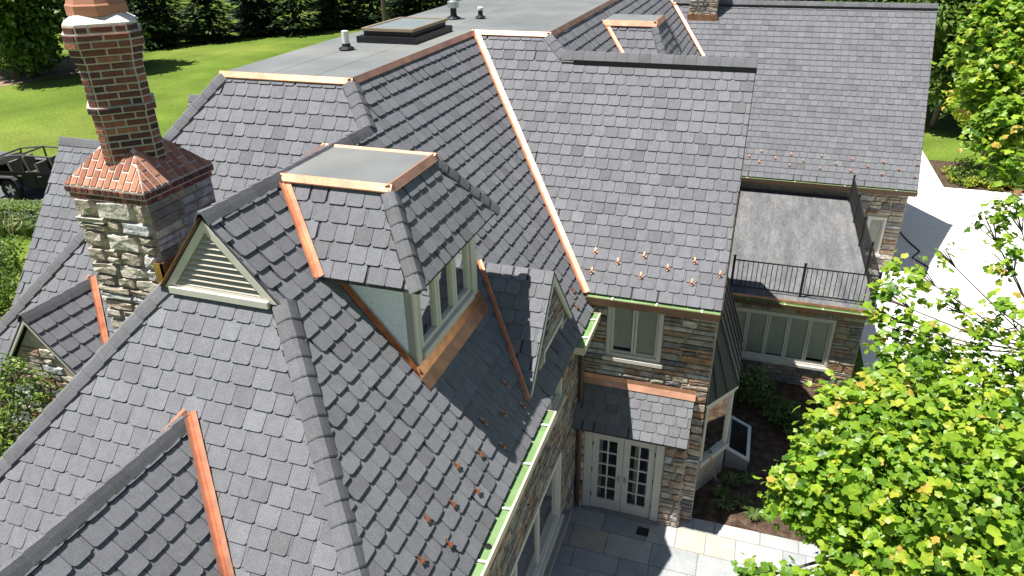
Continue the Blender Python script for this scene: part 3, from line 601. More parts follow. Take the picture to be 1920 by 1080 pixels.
for i in range(ns):
    z = zb2 + h2*(i+.15)/ns; wv_ = hw2*(1-(z-zb2)/h2) + .02
    MB().hexa([(cxg-wv_, yv-.045, z), (cxg+wv_, yv-.045, z), (cxg+wv_, yv-.03, z-.006), (cxg-wv_, yv-.03, z-.006), (cxg-wv_*.96, yv+.06, z+h2/ns*1.25), (cxg+wv_*.96, yv+.06, z+h2/ns*1.25), (cxg+wv_*.96, yv+.07, z+h2/ns*1.15), (cxg-wv_*.96, yv+.07, z+h2/ns*1.15)]).build('slat', 'louver', lv)
MB().box(cxg-hw2-.08, cxg+hw2+.08, yv-.10, yv-.05, zb2-.12, zb2-.03).build('sill', 'cream_paint', lv)
m = MB(); m.hexa([(cxg-.94, yg-.13, zgb+.02), (cxg-.90, yg-.13, zgb+.05), (cxg-.90, yg-.06, zgb+.05), (cxg-.94, yg-.06, zgb+.02), (cxg-.03, yg-.13, zr-.03), (cxg, yg-.13, zr-.0), (cxg, yg-.06, zr), (cxg-.03, yg-.06, zr-.03)]); m.build('copper_rake', 'old_copper', house)
# rake boards of the gables
def rake(P, Q, wd, dep, n, mt='cream_paint', name='rake_board'):
    P, Q, n = Vector(P), Vector(Q), Vector(n); Z = Vector((0, 0, -wd)); m = MB()
    m.hexa([P+Z, Q+Z, Q+Z+n*dep, P+Z+n*dep, P, Q, Q+n*dep, P+n*dep]); return m.build(name, mt, house)
rake((-11.15, 7.24, 7.33), (-9.78, 7.24, 5.69), .08, -.04, (0, 1, 0)); rake((-11.15, 7.24, 7.33), (-12.52, 7.24, 5.69), .08, -.04, (0, 1, 0))
rake((-2.97, 10.82, 7.62), (-2.97, 12.25, 6.0), .14, .05, (1, 0, 0)); rake((-2.97, 10.82, 7.62), (-2.97, 9.35, 5.96), .14, .05, (1, 0, 0))
rake((xcr-.06, ycr, zcr-.02), (xcr-.06, yce, zce-.02), .16, .08, (1, 0, 0), 'gutter_brown'); rake((xfr-.06, yfr, zfr-.02), (xfr-.06, yfe, zfe-.02), .16, .08, (1, 0, 0), 'gutter_brown')
# ---------------------------------------------------------------- dormer with the stucco cheek
Wx, Wy0, Wy1 = -4.10, 7.70, 10.05
zr_ = lambda x: zd - s1*(x-xdr)
m = MB(); m.add([(Wx, Wy0, zr_(Wx)-.05), (Wx, Wy0, 8.95), (-5.4, Wy0, 8.95)], [(0, 1, 2)]); m.add([(Wx, Wy1, zr_(Wx)-.05), (Wx, Wy1, 8.95), (-5.4, Wy1, 8.95)], [(0, 2, 1)])
m.add([(-5.45, 7.45, 8.83), (-3.86, 7.45, 8.83), (-3.86, 10.40, 8.83), (-5.45, 10.40, 8.83)], [(0, 3, 2, 1)]); dor = m.build('dormer', 'stucco', house)
TD = frameT((Wx, Wy0, 0), (0, 1, 0), (1, 0, 0))
MB().boxT(TD, .0, .12, 7.30, 8.83, -.12, .03).build('corner_post', 'cream_paint', dor); MB().boxT(TD, 2.13, 2.35, 7.30, 8.83, -.12, .03).build('corner_post', 'cream_paint', dor)
z0d = 7.62
for i in range(3):
    a = .19 + i*.645; b = a+.63; s = MB(); s.boxT(TD, a, a+.07, z0d, 8.83, -.09, 0); s.boxT(TD, b-.07, b, z0d, 8.83, -.09, 0); s.boxT(TD, a+.07, b-.07, z0d, z0d+.09, -.09, -.003); s.boxT(TD, a+.07, b-.07, 8.66, 8.83, -.09, -.003); s.build('sash', 'cream_paint', dor)
    MB().boxT(TD, a+.065, b-.065, z0d+.085, 8.67, -.055, -.048).build('pane', 'glass', dor)
MB().boxT(TD, .16, 2.13, z0d-.12, z0d-.004, -.1, .06).build('sill', 'cream_paint', dor)
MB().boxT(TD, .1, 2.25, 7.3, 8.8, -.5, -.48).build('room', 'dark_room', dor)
m = MB(); q = lambda y, x, n: Vector((x, y, zr_(x))) + SR.N*n
m.add([(Wx+.035, 7.60, z0d-.12), (Wx+.035, 10.12, z0d-.12), q(10.12, Wx+.06, .045), q(7.60, Wx+.06, .045), q(10.12, Wx+.19, .042), q(7.60, Wx+.19, .042), q(10.12, Wx+.19, .02), q(7.6, Wx+.19, .02)], [(0, 3, 2, 1), (3, 5, 4, 2), (5, 7, 6, 4)]); m.add([(Wx+.02, 7.6, z0d-.12), (Wx+.035, 7.6, z0d-.12), (Wx+.035, 10.12, z0d-.12), (Wx+.02, 10.12, z0d-.12)], [(0, 1, 2, 3)]); m.build('copper_apron', 'old_copper', dor)
m = MB(); P, Q = Vector((-5.35, 7.66, zr_(-5.35))), Vector((Wx+.04, 7.66, zr_(Wx+.04))); n = SR.N
m.add([P+n*.045+Vector((0, -.05, 0)), Q+n*.045+Vector((0, -.05, 0)), Q+n*.04, P+n*.04, Q+n*.10, P+n*.10], [(0, 1, 2, 3), (3, 2, 4, 5)]); m.build('step_flashing', 'old_copper', dor)
# far dormer body
m = MB(); m.box(-3.9, -2.7, 21.75, 24.3, 7.6, 9.26); m.build('dormer', 'stucco', house)

# ---------------------------------------------------------------- gutters, downspout, porch trim
def gutter(P, Q, out, outer='gutter_cream', wd=.19, dp=.13, step=.92, hole=None):
    P, Q, out = Vector(P), Vector(Q), Vector(out); Z = Vector((0, 0, 1)); d = (Q-P).normalized()
    def ext(sec, mt, name, par):
        m = MB(); n = len(sec); m.add([P+out*a+Z*b for a, b in sec] + [Q+out*a+Z*b for a, b in sec], [(i, i+1, n+i+1, n+i) for i in range(n-1)]); return m.build(name, mt, par)
    go = ext([(-.04, .0), (-.04, -dp-.012), (wd+.012, -dp-.012), (wd+.02, .004), (wd+.02, .022), (wd-.014, .022), (wd-.014, .0)], outer, 'gutter', house)
    ext([(0, .03), (.0, -.012), (wd-.015, -.022), (wd-.015, .012)], 'gutter_green', 'lining', go)
    for s, a in ((P, 1), (Q, -1)): MB().hexa([s+out*-.03+Z*-.14, s+out*(wd+.01)+Z*-.14, s+out*(wd+.01)+Z*-.14+d*.012*a, s+out*-.03+Z*-.14+d*.012*a, s+out*-.03+Z*.015, s+out*(wd+.01)+Z*.015, s+out*(wd+.01)+Z*.015+d*.012*a, s+out*-.03+Z*.015+d*.012*a]).build('end_cap', outer, go)
    k = int((Q-P).length/step)
    for i in range(1, k+1):
        c = P + d*((Q-P).length*(i-.4)/k); m = MB(); m.hexa([c-d*.018+Z*-.02, c+d*.018+Z*-.02, c+d*.018+out*wd+Z*.006, c-d*.018+out*wd+Z*.006, c-d*.018+Z*.0, c+d*.018+Z*.0, c+d*.018+out*wd+Z*.026, c-d*.018+out*wd+Z*.026]); m.build('bracket', 'white_paint', go)
    if hole is not None: c = P + d*hole; MB().lathe(tuple(c+out*wd*.5+Z*-.014), [(.05, 0), (.05, .012), (.045, .014)], 14).build('outlet', 'black_metal', go)
    return go
gz = ze-.03
gutter((xe-.01, 3.6, gz), (xe-.01, 9.55, gz), (1, 0, 0), hole=2.85); gutter((xe-.01, 11.62, gz), (xe-.01, 13.1, gz), (1, 0, 0), step=.5)
gutter((-2.86, yce+.01, zce-.03), (xcr, yce+.01, zce-.03), (0, -1, 0), 'gutter_brown', wd=.18, step=.9); gutter((-1.0, yfe+.01, zfe-.03), (xfr, yfe+.01, zfe-.03), (0, -1, 0), 'gutter_brown', step=1.5)
for q in ((-3.0, -.1, 13.33, 13.50, 5.80, 5.86), (-3.0, -.1, 13.30, 13.328, 5.8, 5.95), (-3.0, -2.72, 2.6, 9.4, 5.48, 5.53), (-3.0, -2.72, 12.4, 13.29, 5.48, 5.53), (-1., 6.3, 29.48, 29.8, 3.35, 3.42)): MB().box(*q).build('soffit', 'gutter_brown', house)
m = MB(); m.tube([(-2.62, 12.9, 5.55), (-2.66, 13.0, 5.4), (-2.86, 13.1, 5.15), (-2.88, 13.1, 4.9), (-2.88, 13.1, .1)], .055, 8); m.build('downspout', 'gutter_brown', house)
m = MB(); m.add([(-2.97, 13.41, 3.79), (-.37, 13.41, 3.79), (-.37, 13.43, 3.89), (-2.97, 13.43, 3.89), (-.37, 13.33, 3.67), (-2.97, 13.33, 3.67)], [(0, 1, 2, 3), (5, 4, 1, 0)]); m.build('copper_flashing', 'copper', house)
m = MB(); m.add([(-.40, 12.78, 2.78), (-.40, 13.5, 2.78), (-.40, 13.5, 3.72)], [(0, 1, 2)]); m.add([(-2.96, 12.78, 2.78), (-2.96, 13.5, 3.72), (-2.96, 13.5, 2.78)], [(0, 1, 2)]); m.box(-2.96, -.40, 12.78, 13.2, 2.74, 2.77); m.build('porch_cheek', 'gutter_brown', house)
# ---------------------------------------------------------------- french doors
m = MB(); m.boxT(Tv, .24, .42, 0, 2.52, -.12, .01); m.boxT(Tv, 1.92, 2.10, 0, 2.52, -.12, .01); m.boxT(Tv, .42, 1.92, 2.36, 2.52, -.12, .006); m.build('door_frame', 'cream_paint', house)
for i in range(2):
    a = .43 + i*.745; b = a+.735; d = MB(); st = .15
    d.boxT(Tv, a, a+st, .06, 2.35, -.10, -.03); d.boxT(Tv, b-st, b, .06, 2.35, -.10, -.03); d.boxT(Tv, a+st, b-st, .06, .36, -.10, -.033); d.boxT(Tv, a+st, b-st, 2.2, 2.35, -.10, -.033); do = d.build('door', 'cream_paint', house)
    pw, ph = (b-a-2*st)/2, (2.2-.36)/5; g = MB(); g.boxT(Tv, a+st+pw-.016, a+st+pw+.016, .36, 2.2, -.085, -.036); [g.boxT(Tv, a+st, b-st, .36+k*ph-.016, .36+k*ph+.016, -.083, -.038) for k in range(1, 5)]; g.build('muntin', 'cream_paint', do)
    for r in range(5):
        for c in range(2): MB().boxT(Tv, a+st+c*pw+.012, a+st+(c+1)*pw-.012, .36+r*ph+.012, .36+(r+1)*ph-.012, -.07, -.064).build('pane', 'glass', do)
    hx = b-.06 if i == 0 else a+.06; h = MB(); p = Tv(hx, 1.12, -.03); h.tube([p, p+Vector((0, -.05, 0)), p+Vector((-.09 if i == 0 else .09, -.055, 0))], .012, 6); h.boxT(Tv, hx-.02, hx+.02, 1.0, 1.2, -.03, -.024); h.build('handle', 'galvanised', do)
    for k in (.4, 1.2, 2.0): hz = MB(); e = a+.003 if i == 0 else b-.003; hz.boxT(Tv, e-.012, e+.012, k, k+.11, -.03, -.014); hz.build('hinge', 'black_metal', do)
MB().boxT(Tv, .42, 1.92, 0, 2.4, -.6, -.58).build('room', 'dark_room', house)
for k in (0, 2, 3, 4): MB().boxT(Tv, .5+k*.3, .62+k*.3, .2, 2.3, -.34, -.33).build('curtain', 'blind', house)
MB().boxT(Tv, .2, 2.14, 0.012, .06, -.12, .10).build('door_step', 'concrete', house)
# ---------------------------------------------------------------- terrace with railing
m = MB(); m.box(-.08, 4.15, 20.12, 29.75, 2.82, 3.0); ter = m.build('terrace', 'deck_coating', house)
MB().box(-.08, 4.18, 20.07, 20.118, 2.9, 3.012).build('copper_edge', 'copper', ter); MB().box(-.08, 4.18, 20.10, 20.3, 2.70, 2.815).build('fascia', 'cream_paint', ter)
gutter((-.06, 20.06, 2.9), (4.15, 20.06, 2.9), (0, -1, 0), 'gutter_brown', wd=.12, dp=.1, step=.9)
zt0, zt1 = 3.0, 3.98
rl = MB(); yR, xR = 20.42, 4.02
for z in (zt1, zt0+.12): rl.box(.05, xR, yR-.018, yR+.018, z-.03, z); rl.box(xR-.018, xR+.018, yR+.02, 29.3, z-.031, z-.001)
rail = rl.build('railing', 'black_metal', house)
pm = MB().box(-.035, .035, -.035, .035, 0, 1.08).lathe((0, 0, 1.08), [(.05, 0), (.05, .02), (.01, .04)], 4).mesh('post', 'black_metal'); bm_ = MB().tube([(0, 0, 0), (0, 0, .84)], .0115, 5).mesh('baluster', 'black_metal')
def world_under(par, name, me, loc): 
    o = link(name, me, par); o.location = Vector(loc)*U; return o
for x in (.05, 2.03, xR): world_under(rail, 'post', pm, (x, yR, zt0))
for k in range(1, 5): world_under(rail, 'post', pm, (xR, yR + 2.2*k, zt0))
for k in range(1, 29):
    if k != 14: world_under(rail, 'baluster', bm_, (.05 + (xR-.05)*k/29+.0, yR, zt0+.1))
for k in range(1, 62):
    if k % 15: world_under(rail, 'baluster', bm_, (xR, yR + .145*k, zt0+.1))
# ---------------------------------------------------------------- bay window with standing seam roof
A0, A1, A2, A3 = Vector((-.12, 14.55, 0)), Vector((.46, 15.55, 0)), Vector((.46, 17.7, 0)), Vector((-.12, 18.7, 0)); Z = Vector((0, 0, 1))
bay = MB()
for a, b in ((A0, A1), (A1, A2), (A2, A3)): bay.add([a, b, b+Z*.85, a+Z*.85], [(0, 1, 2, 3)])
bay = bay.build('bay_window', 'wall_mortar', house)
for a, b, nm in ((A0, A1, 1), (A1, A2, 3), (A2, A3, 1)):
    d = (b-a).normalized(); L = (b-a).length; n = Vector((d.y, -d.x, 0)); TB = frameT(a, d, n); m = MB()
    m.boxT(TB, -.03, L+.03, .85, 1.0, -.08, .07); m.boxT(TB, -.02, L+.02, 2.62, 2.82, -.08, .04)
    for k in range(nm+1): u = L*k/nm; m.boxT(TB, max(0, u-.08), min(L, u+.08), 1.0, 2.62, -.08, .02)
    m.build('frame', 'cream_paint', bay)
    for k in range(nm): MB().boxT(TB, L*k/nm+.075, L*(k+1)/nm-.075, 1.0, 2.62, -.04, -.03).build('pane', 'glass', bay); MB().boxT(TB, L*k/nm+.06, L*(k+1)/nm-.06, 1.0, 2.62, -.16, -.15).build('room', 'dark_room', bay)
e0, e1, e2, e3 = Vector((-.12, 14.42, 2.84)), Vector((.55, 15.5, 2.84)), Vector((.55, 17.8, 2.84)), Vector((-.12, 18.85, 2.84)); t0, t1 = Vector((-.12, 15.4, 4.75)), Vector((-.12, 18.0, 4.75))
m = MB(); m.add([e0, e1, e2, e3, t0, t1], [(0, 1, 4), (1, 2, 5, 4), (2, 3, 5)]); m.add([e0-Z*.02, e1-Z*.02, e2-Z*.02, e3-Z*.02], [(3, 2, 1, 0)]); broof = m.build('bay_roof', 'seam_metal', house)
def seam(P, Q): MB().tube([Vector(P)+Vector((.012, -.006, .012)), Vector(Q)+Vector((.012, -.006, .012))], .016, 4).build('seam', 'black_metal', broof)
seam(e1, t0)
for k in (.3, .65): seam(e0.lerp(e1, k), t0.lerp(e0, .75*(1-k)))
for k in (.18, .36, .54, .72, .9): seam(e1.lerp(e2, k), t0.lerp(t1, k))
m = MB(); [m.hexa([p-Z*.10, q-Z*.10, q-Z*.10+Vector((-.05, .03, 0)), p-Z*.10+Vector((-.05, .03, 0)), p-Z*.021, q-Z*.021, q-Z*.021+Vector((-.05, .03, 0)), p-Z*.021+Vector((-.05, .03, 0))]) for p, q in ((e0, e1), (e1, e2))]; m.build('fascia', 'cream_paint', broof)
# tilted cellar hatch of glass beside the bay
hat = empty('cellar_hatch', (.85, 16.6, 0), 'white framed glass cellar hatch on a low curb beside the bay', 'hatch')
hx0, hx1, hy0, hy1 = .50, 1.10, 15.75, 17.2; hz = lambda x: .62-.28*(x-hx0)/(hx1-hx0)
m = MB(); m.hexa([(hx0, hy0, 0), (hx1, hy0-.0, 0), (hx1, hy1, 0), (hx0, hy1, 0), (hx0, hy0, hz(hx0)), (hx1, hy0, hz(hx1)), (hx1, hy1, hz(hx1)), (hx0, hy1, hz(hx0))]); m.build('curb', 'concrete', hat)
m = MB(); fw = .07
def hb(x0, x1, y0, y1): m.hexa([(x0, y0, hz(x0)+.003), (x1, y0, hz(x1)+.003), (x1, y1, hz(x1)+.003), (x0, y1, hz(x0)+.003), (x0, y0, hz(x0)+.05), (x1, y0, hz(x1)+.05), (x1, y1, hz(x1)+.05), (x0, y1, hz(x0)+.05)])
hb(hx0-.02, hx1+.02, hy0-.02, hy0+fw); hb(hx0-.02, hx1+.02, hy1-fw, hy1+.02); hb(hx0-.02, hx0+fw, hy0+fw, hy1-fw); hb(hx1-fw, hx1+.02, hy0+fw, hy1-fw); m.build('frame', 'white_paint', hat)
m = MB(); x0, x1 = hx0+fw, hx1-fw; m.add([(x0, hy0+fw, hz(x0)+.02), (x1, hy0+fw, hz(x1)+.02), (x1, hy1-fw, hz(x1)+.02), (x0, hy1-fw, hz(x0)+.02)], [(0, 1, 2, 3)]); m.build('pane', 'glass', hat)
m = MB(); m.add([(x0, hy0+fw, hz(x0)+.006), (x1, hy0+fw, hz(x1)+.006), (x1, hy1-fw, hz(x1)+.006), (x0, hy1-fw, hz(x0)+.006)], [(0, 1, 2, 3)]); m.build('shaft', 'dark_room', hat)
# shovel leaning on the bay
sh = empty('garden_shovel', (.42, 14.95, 0), 'long handled shovel leaning against the sill of the bay window', 'shovel')
a, b = Vector((.42, 14.9, .05)), Vector((.10, 14.82, 1.12)); d = (b-a).normalized()
MB().tube([a+d*.2, b], .016, 8).build('handle', 'wood_handle', sh); MB().tube([b, b+d*.02+Vector((.04, 0, .02)), b+d*.10+Vector((.05, 0, 0)), b+d*.13, b+d*.10-Vector((.05, 0, 0)), b+d*.02-Vector((.04, 0, -.02)), b], .014, 6).build('grip', 'black_metal', sh)
m = MB(); s_ = Vector((.8, -.3, 0)).normalized(); nb = d.cross(s_); pr = [(-.09, .24), (.09, .24), (.10, .08), (.05, .0), (0, -.03), (-.05, .0), (-.10, .08)]; m.prism([a+s_*p+d*q+nb*(.02*abs(p)*8) for p, q in pr], nb*.006); m.build('blade', 'galvanised', sh)

# ---------------------------------------------------------------- ground
def sstep(t): t = max(0, min(1, t)); return t*t*(3-2*t)
def gz_(x, y): return 1.5*sstep((-4.5-x)/8.0)
gm = MB(); xs = [-500, -250, -140, -90, -60, -45, -36, -30, -25, -20, -16, -13, -11, -9, -7, -5, -3, 0, 4, 8, 14, 22, 32, 50, 90, 180, 500]; ys = [-300, -100, -40, -15, 0, 8, 14, 20, 26, 34, 44, 56, 70, 90, 130, 200, 350, 700]
gv = [(x, y, gz_(x, y)-.02) for y in ys for x in xs]; nx_ = len(xs)
gm.add(gv, [(j*nx_+i, j*nx_+i+1, (j+1)*nx_+i+1, (j+1)*nx_+i) for j in range(len(ys)-1) for i in range(nx_-1)]); tag(gm.build('lawn', 'grass', smooth=True), kind='structure')
def sheet(name, pts, z, m, lift=0): return tag(MB().add([(x, y, z) for x, y in pts], [tuple(range(len(pts)))]).build(name, m), kind='structure')
sheet('driveway', [(-60, 18.6), (-30.2, 21.4), (-27.5, 22.5), (-26.5, 25.5), (-30, 28.2), (-60, 30)], 1.5, 'asphalt')
sheet('garden_bed', [(-.4, 13.62), (4.2, 13.62), (4.6, 20.4), (-.4, 20.4)], .006, 'mulch')
sheet('pool_deck', [(4.5, 20.6), (60, 20.6), (60, 41.5), (10.1, 41.5), (10.1, 60), (6.2, 60), (4.5, 41.5)], .004, 'pool_paving')
sheet('flower_bed', [(10.15, 41.55), (40, 41.55), (40, 45.2), (10.15, 46.5)], .006, 'mulch')
sheet('far_road', [(-160, 96), (-20, 118), (-20, 124), (-160, 103)], 1.505, 'pool_paving'); sheet('tree_bed', [(-75, 40), (-58, 42), (-56, 49), (-62, 54), (-80, 54)], 1.5, 'dry_mulch')
pat = tag(MB().add([(-3.05, -2, .0), (9, -2, .0), (9, 13.66, .0), (-3.05, 13.66, .0)], [(0, 1, 2, 3)]).build('patio', 'concrete'), kind='structure')
rp = random.Random(3); y = 13.64
FM = {}
while y > 8.6:
    h = rp.choice((.42, .55, .68)); x = -3.02 + rp.uniform(-.3, 0)
    while x < 3.4:
        l = rp.choice((.5, .68, .86, 1.05)); x0, x1 = max(x, -3.03), x+l
        if x1 - x0 > .1:
            k = (round(x1-x0, 2), h)
            if k not in FM:
                q = MB(); a, b = k[0]-.016, h-.016; e = .006; q.add([(-a/2, -b/2, 0), (a/2, -b/2, 0), (a/2, b/2, 0), (-a/2, b/2, 0), (-a/2+e, -b/2+e, .012), (a/2-e, -b/2+e, .012), (a/2-e, b/2-e, .012), (-a/2+e, b/2-e, .012)], [(4, 5, 6, 7), (0, 1, 5, 4), (1, 2, 6, 5), (2, 3, 7, 6), (3, 0, 4, 7)]); FM[k] = q.mesh('flagstone', 'flagstone')
            o = link('flagstone', FM[k], pat); o.location = Vector(((x0+x1)/2, y-h/2, .003))*U
        x += l
    y -= h
MB().box(-1.32, -1.04, 12.68, 12.94, .014, .022).build('drain_grate', 'black_metal', pat)

# ---------------------------------------------------------------- plants
rl_ = random.Random(11)
MAPLE = [(0, -.38), (.28, -.42), (.36, -.2), (.54, .04), (.47, .17), (.30, .16), (.24, .36), (0, .58), (-.24, .36), (-.30, .16), (-.47, .17), (-.54, .04), (-.36, -.2), (-.28, -.42)]
OVAL = [(0, -.5), (.24, -.1), (.2, .25), (0, .55), (-.2, .25), (-.24, -.1)]
RHOMB = [(0, -.55), (.27, 0), (0, .55), (-.27, 0)]
def leaf(m, c, n, size, shape, tone, fold=None):
    fold = rl_.uniform(.1, .55) if fold is None else fold
    n = n.normalized(); a = n.orthogonal().normalized(); q = rl_.uniform(0, 6.283); x = a*math.cos(q) + n.cross(a)*math.sin(q); y = n.cross(x)
    vs = [c + (x*px_ + y*py_ - n*(fold*(px_*px_ + py_*py_)*1.6 - fold*abs(px_)*.9))*size for px_, py_ in shape] + [c + n*size*.02]; k = len(shape)
    m.add(vs, [(i, (i+1) % k, k) for i in range(k)], tone)
def rdir():
    while True:
        v = Vector((rl_.uniform(-1, 1), rl_.uniform(-1, 1), rl_.uniform(-1, 1)))
        if .05 < v.length < 1: return v.normalized()
def blob_leaves(blobs, dens, size, upw=.8, clump=7):
    """(position, normal, size, depth in blob) of leaves in clumps through a set of ellipsoid blobs"""
    out = []
    for (x, y, z, r) in blobs:
        n = max(2, int(dens*r*r/clump))
        for _ in range(n):
            d = rdir(); rad = r*(rl_.random()**.38); cc = Vector((x, y, z)) + Vector((d.x*rad, d.y*rad, d.z*rad*.85))
            ct = rl_.gauss(0, .16)
            for _ in range(clump):
                p = cc + rdir()*rl_.random()*size*2.1; nn = (p-Vector((x, y, z))).normalized()*.45 + Vector((0, 0, upw)) + rdir()*.75 + SUN*.15
                out.append((p, nn, size*rl_.choice((.55, .75, .9, 1.05, 1.3)), rad/r, ct))
    return out
def branches(m, base, top, blobs, r0, r1):
    base, top = Vector(base), Vector(top); n = 7; tr = [base.lerp(top, i/n) + Vector((rl_.uniform(-.06, .06), rl_.uniform(-.06, .06), 0)) for i in range(n+1)]; m.tube(tr, [r0 + (r1-r0)*i/n for i in range(n+1)], 8)
    for b in blobs:
        c = Vector(b[:3]); q = min(tr, key=lambda p: (p-c).length + max(0, p.z-c.z+.3)*3); mid = q.lerp(c, .5) + Vector((0, 0, -.12)); L = (c-q).length; m.tube([q, mid, c], [max(.015, r1*.7), max(.012, r1*.45), .008], 5)
        for _ in range(5): e = c + rdir()*b[3]*.9; m.tube([c.lerp(mid, .3), c.lerp(e, .5)+rdir()*.03, e], [.011, .008, .003], 4)
def near_tree(name, base, top, blobs, dens, size, label, n_single, mt='maple_leaf', shape=MAPLE, group=None, r0=.16, r1=.06, cat='tree', clump=7, tones=(.5, .2)):
    t = empty(name, base, label, cat, group); m = MB(); branches(m, base, top, blobs, r0, r1); m.build('trunk', 'bark', t, True)
    L = blob_leaves(blobs, dens, size, clump=clump); items = []
    for p, n, s, d, ct in L:
        tone = min(1, max(0, rl_.gauss(tones[0], tones[1]*.75) + ct + (d-.75)*.5)); P = px(p); q = (p-CR).dot(_f); vis = s/q if 0 < P[0] < 1920 and 0 < P[1] < 1080 else 0  # darker inner leaves and clumps: crown shade put into the tone
        items.append((vis*(1 if d > .75 else .6), p, n, s, tone))
    items.sort(key=lambda i: -i[0]); cr = MB()
    crown = None; singles = items[:n_single]
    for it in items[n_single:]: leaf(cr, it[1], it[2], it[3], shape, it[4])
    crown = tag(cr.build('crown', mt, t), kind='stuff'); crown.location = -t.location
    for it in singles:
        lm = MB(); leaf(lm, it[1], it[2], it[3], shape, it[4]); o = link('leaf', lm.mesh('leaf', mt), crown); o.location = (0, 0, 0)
    return t
MAIN = [(1.48, 8.1, 6.24, 0.61), (1.9, 8.75, 6.74, 0.73), (2.58, 9.4, 7.06, 0.78), (2.49, 8.38, 6.56, 1.05), (3.42, 9.3, 6.78, 0.95), (3.55, 8.31, 6.2, 1.03), (2.25, 7.78, 5.84, 0.73), (2.97, 7.69, 5.88, 0.87), (1.25, 8.13, 6.44, 0.36), (1.73, 9.12, 7.07, 0.34), (0.85, 7.05, 5.6, 0.2), (1.21, 7.17, 5.6, 0.17), (3.0, 8.9, 5.3, 1.0)]
UPPER = [(2.56, 10.36, 7.72, 0.43), (2.2, 10.47, 8.14, 0.3), (3.0, 10.14, 7.48, 0.58), (3.69, 10.25, 7.26, 0.61), (2.68, 11.29, 8.25, 0.34), (2.48, 10.0, 7.55, 0.38), (3.79, 11.3, 8.67, 0.35), (3.62, 11.99, 8.93, 0.3), (3.76, 10.38, 8.09, 0.41), (3.21, 11.23, 7.81, 0.25), (3.91, 11.89, 9.21, 0.32), (2.98, 11.55, 8.54, 0.18), (3.52, 10.68, 7.7, 0.31), (2.1, 10.41, 7.88, 0.2), (3.95, 10.01, 7.3, 0.45)]
TOPR = [(4.35, 16.08, 10.49, 0.7), (4.53, 15.2, 9.85, 0.53), (4.11, 16.9, 11.04, 0.63), (4.45, 14.77, 9.13, 0.41), (4.55, 17.25, 11.4, 0.63), (4.14, 16.27, 9.88, 0.33), (5.2, 16.2, 9.6, .9), (5.4, 16.6, 10.8, .9), (4.1, 15.9, 10.3, .45), (4.35, 15.3, 9.45, .4), (4.0, 17.2, 10.6, .4)]
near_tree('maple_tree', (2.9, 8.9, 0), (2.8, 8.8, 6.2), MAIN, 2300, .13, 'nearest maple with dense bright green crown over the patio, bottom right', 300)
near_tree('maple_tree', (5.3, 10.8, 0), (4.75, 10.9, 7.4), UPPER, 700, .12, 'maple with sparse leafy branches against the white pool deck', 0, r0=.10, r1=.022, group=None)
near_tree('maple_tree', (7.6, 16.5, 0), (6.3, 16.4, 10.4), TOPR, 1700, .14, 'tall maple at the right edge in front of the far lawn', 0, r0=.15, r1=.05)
def bush(name, c, r, h, label, n, size, mt='shrub_leaf', shape=OVAL, cat='shrub', group=None, tones=(.5, .22)):
    x, y, z = c; t = empty(name, c, label, cat, group); m = MB()
    for _ in range(6): d = rdir(); m.tube([(x, y, z), (x+d.x*r*.3, y+d.y*r*.3, z+h*.5), (x+d.x*r*.7, y+d.y*r*.7, z+h*.8)], [.03, .02, .006], 5)
    m.build('stem', 'bark', t); cr = MB()
    for _ in range(n):
        d = rdir(); k = rl_.random()**.3; lump = 1 + .18*math.sin(5*d.x+3*d.y+x) ; p = Vector((x+d.x*r*k*lump, y+d.y*r*k*lump, z+h*.5+d.z*h*.5*k*lump))
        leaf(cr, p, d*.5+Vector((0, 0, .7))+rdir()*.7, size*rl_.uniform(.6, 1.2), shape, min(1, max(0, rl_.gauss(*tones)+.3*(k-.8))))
    tag(cr.build('foliage', mt, t), kind='stuff'); return t
near_tree('holly_tree', (-12.0, 6.4, 1.5), (-11.7, 6.5, 5.2), [(-11.25, 6.85, 6.5, .3), (-11.0, 6.92, 6.2, .3), (-11.65, 6.8, 6.45, .35), (-10.8, 6.9, 5.85, .33), (-10.6, 6.92, 5.6, .2), (-11.5, 6.75, 6.0, .42), (-11.9, 6.6, 5.7, .5), (-11.2, 6.75, 5.45, .45), (-11.6, 6.6, 5.0, .6), (-10.9, 6.8, 5.15, .3), (-11.9, 6.5, 4.4, .7), (-12.3, 6.7, 5.2, .5), (-11.3, 6.5, 4.3, .6)], 1500, .085, 'small leaved holly tree by the stone gable wall at left edge', 0, 'tree_leaf', OVAL, r0=.09, r1=.03, clump=9, tones=(.68, .22))
for (x, y, r, h, lab) in ((1.0, 19.0, .8, 1.2, 'round green shrub against the wall below the terrace window'), (1.95, 18.2, .55, .75, 'low green shrub in the bed in front of the terrace wall'), (2.45, 17.6, .5, .7, 'dark green shrub in the middle of the garden bed'), (3.3, 18.9, .55, .8, 'bushy shrub at the terrace corner behind the maple')):
    bush('garden_shrub', (x, y, 0), r, h, lab, 1000, .12, tones=(.7, .2))
bush('garden_shrub', (4.9, 27.2, 0), .6, 1.2, 'tall shrub beside the far wing wall', 500, .13)
def tuft(c, label, n=46, h=.34):
    x, y, z = c; t = empty('grass_tuft', c, label, 'ornamental grass', 'grass tufts in the garden bed'); m = MB()
    for _ in range(n):
        a = rl_.uniform(0, 6.283); l = h*rl_.uniform(.6, 1.1); d = Vector((math.cos(a), math.sin(a), 0)); s = Vector((-d.y, d.x, 0))*.012; p0 = Vector(c)+d*.03; p1 = p0+d*l*.35+Vector((0, 0, l*.7)); p2 = p0+d*l*.85+Vector((0, 0, l*.62))
        m.add([p0-s, p0+s, p1+s, p1-s, p2], [(0, 1, 2, 3), (3, 2, 4)], min(1, max(0, rl_.gauss(.45, .2))))
    m.build('blades', 'blade_leaf', t)
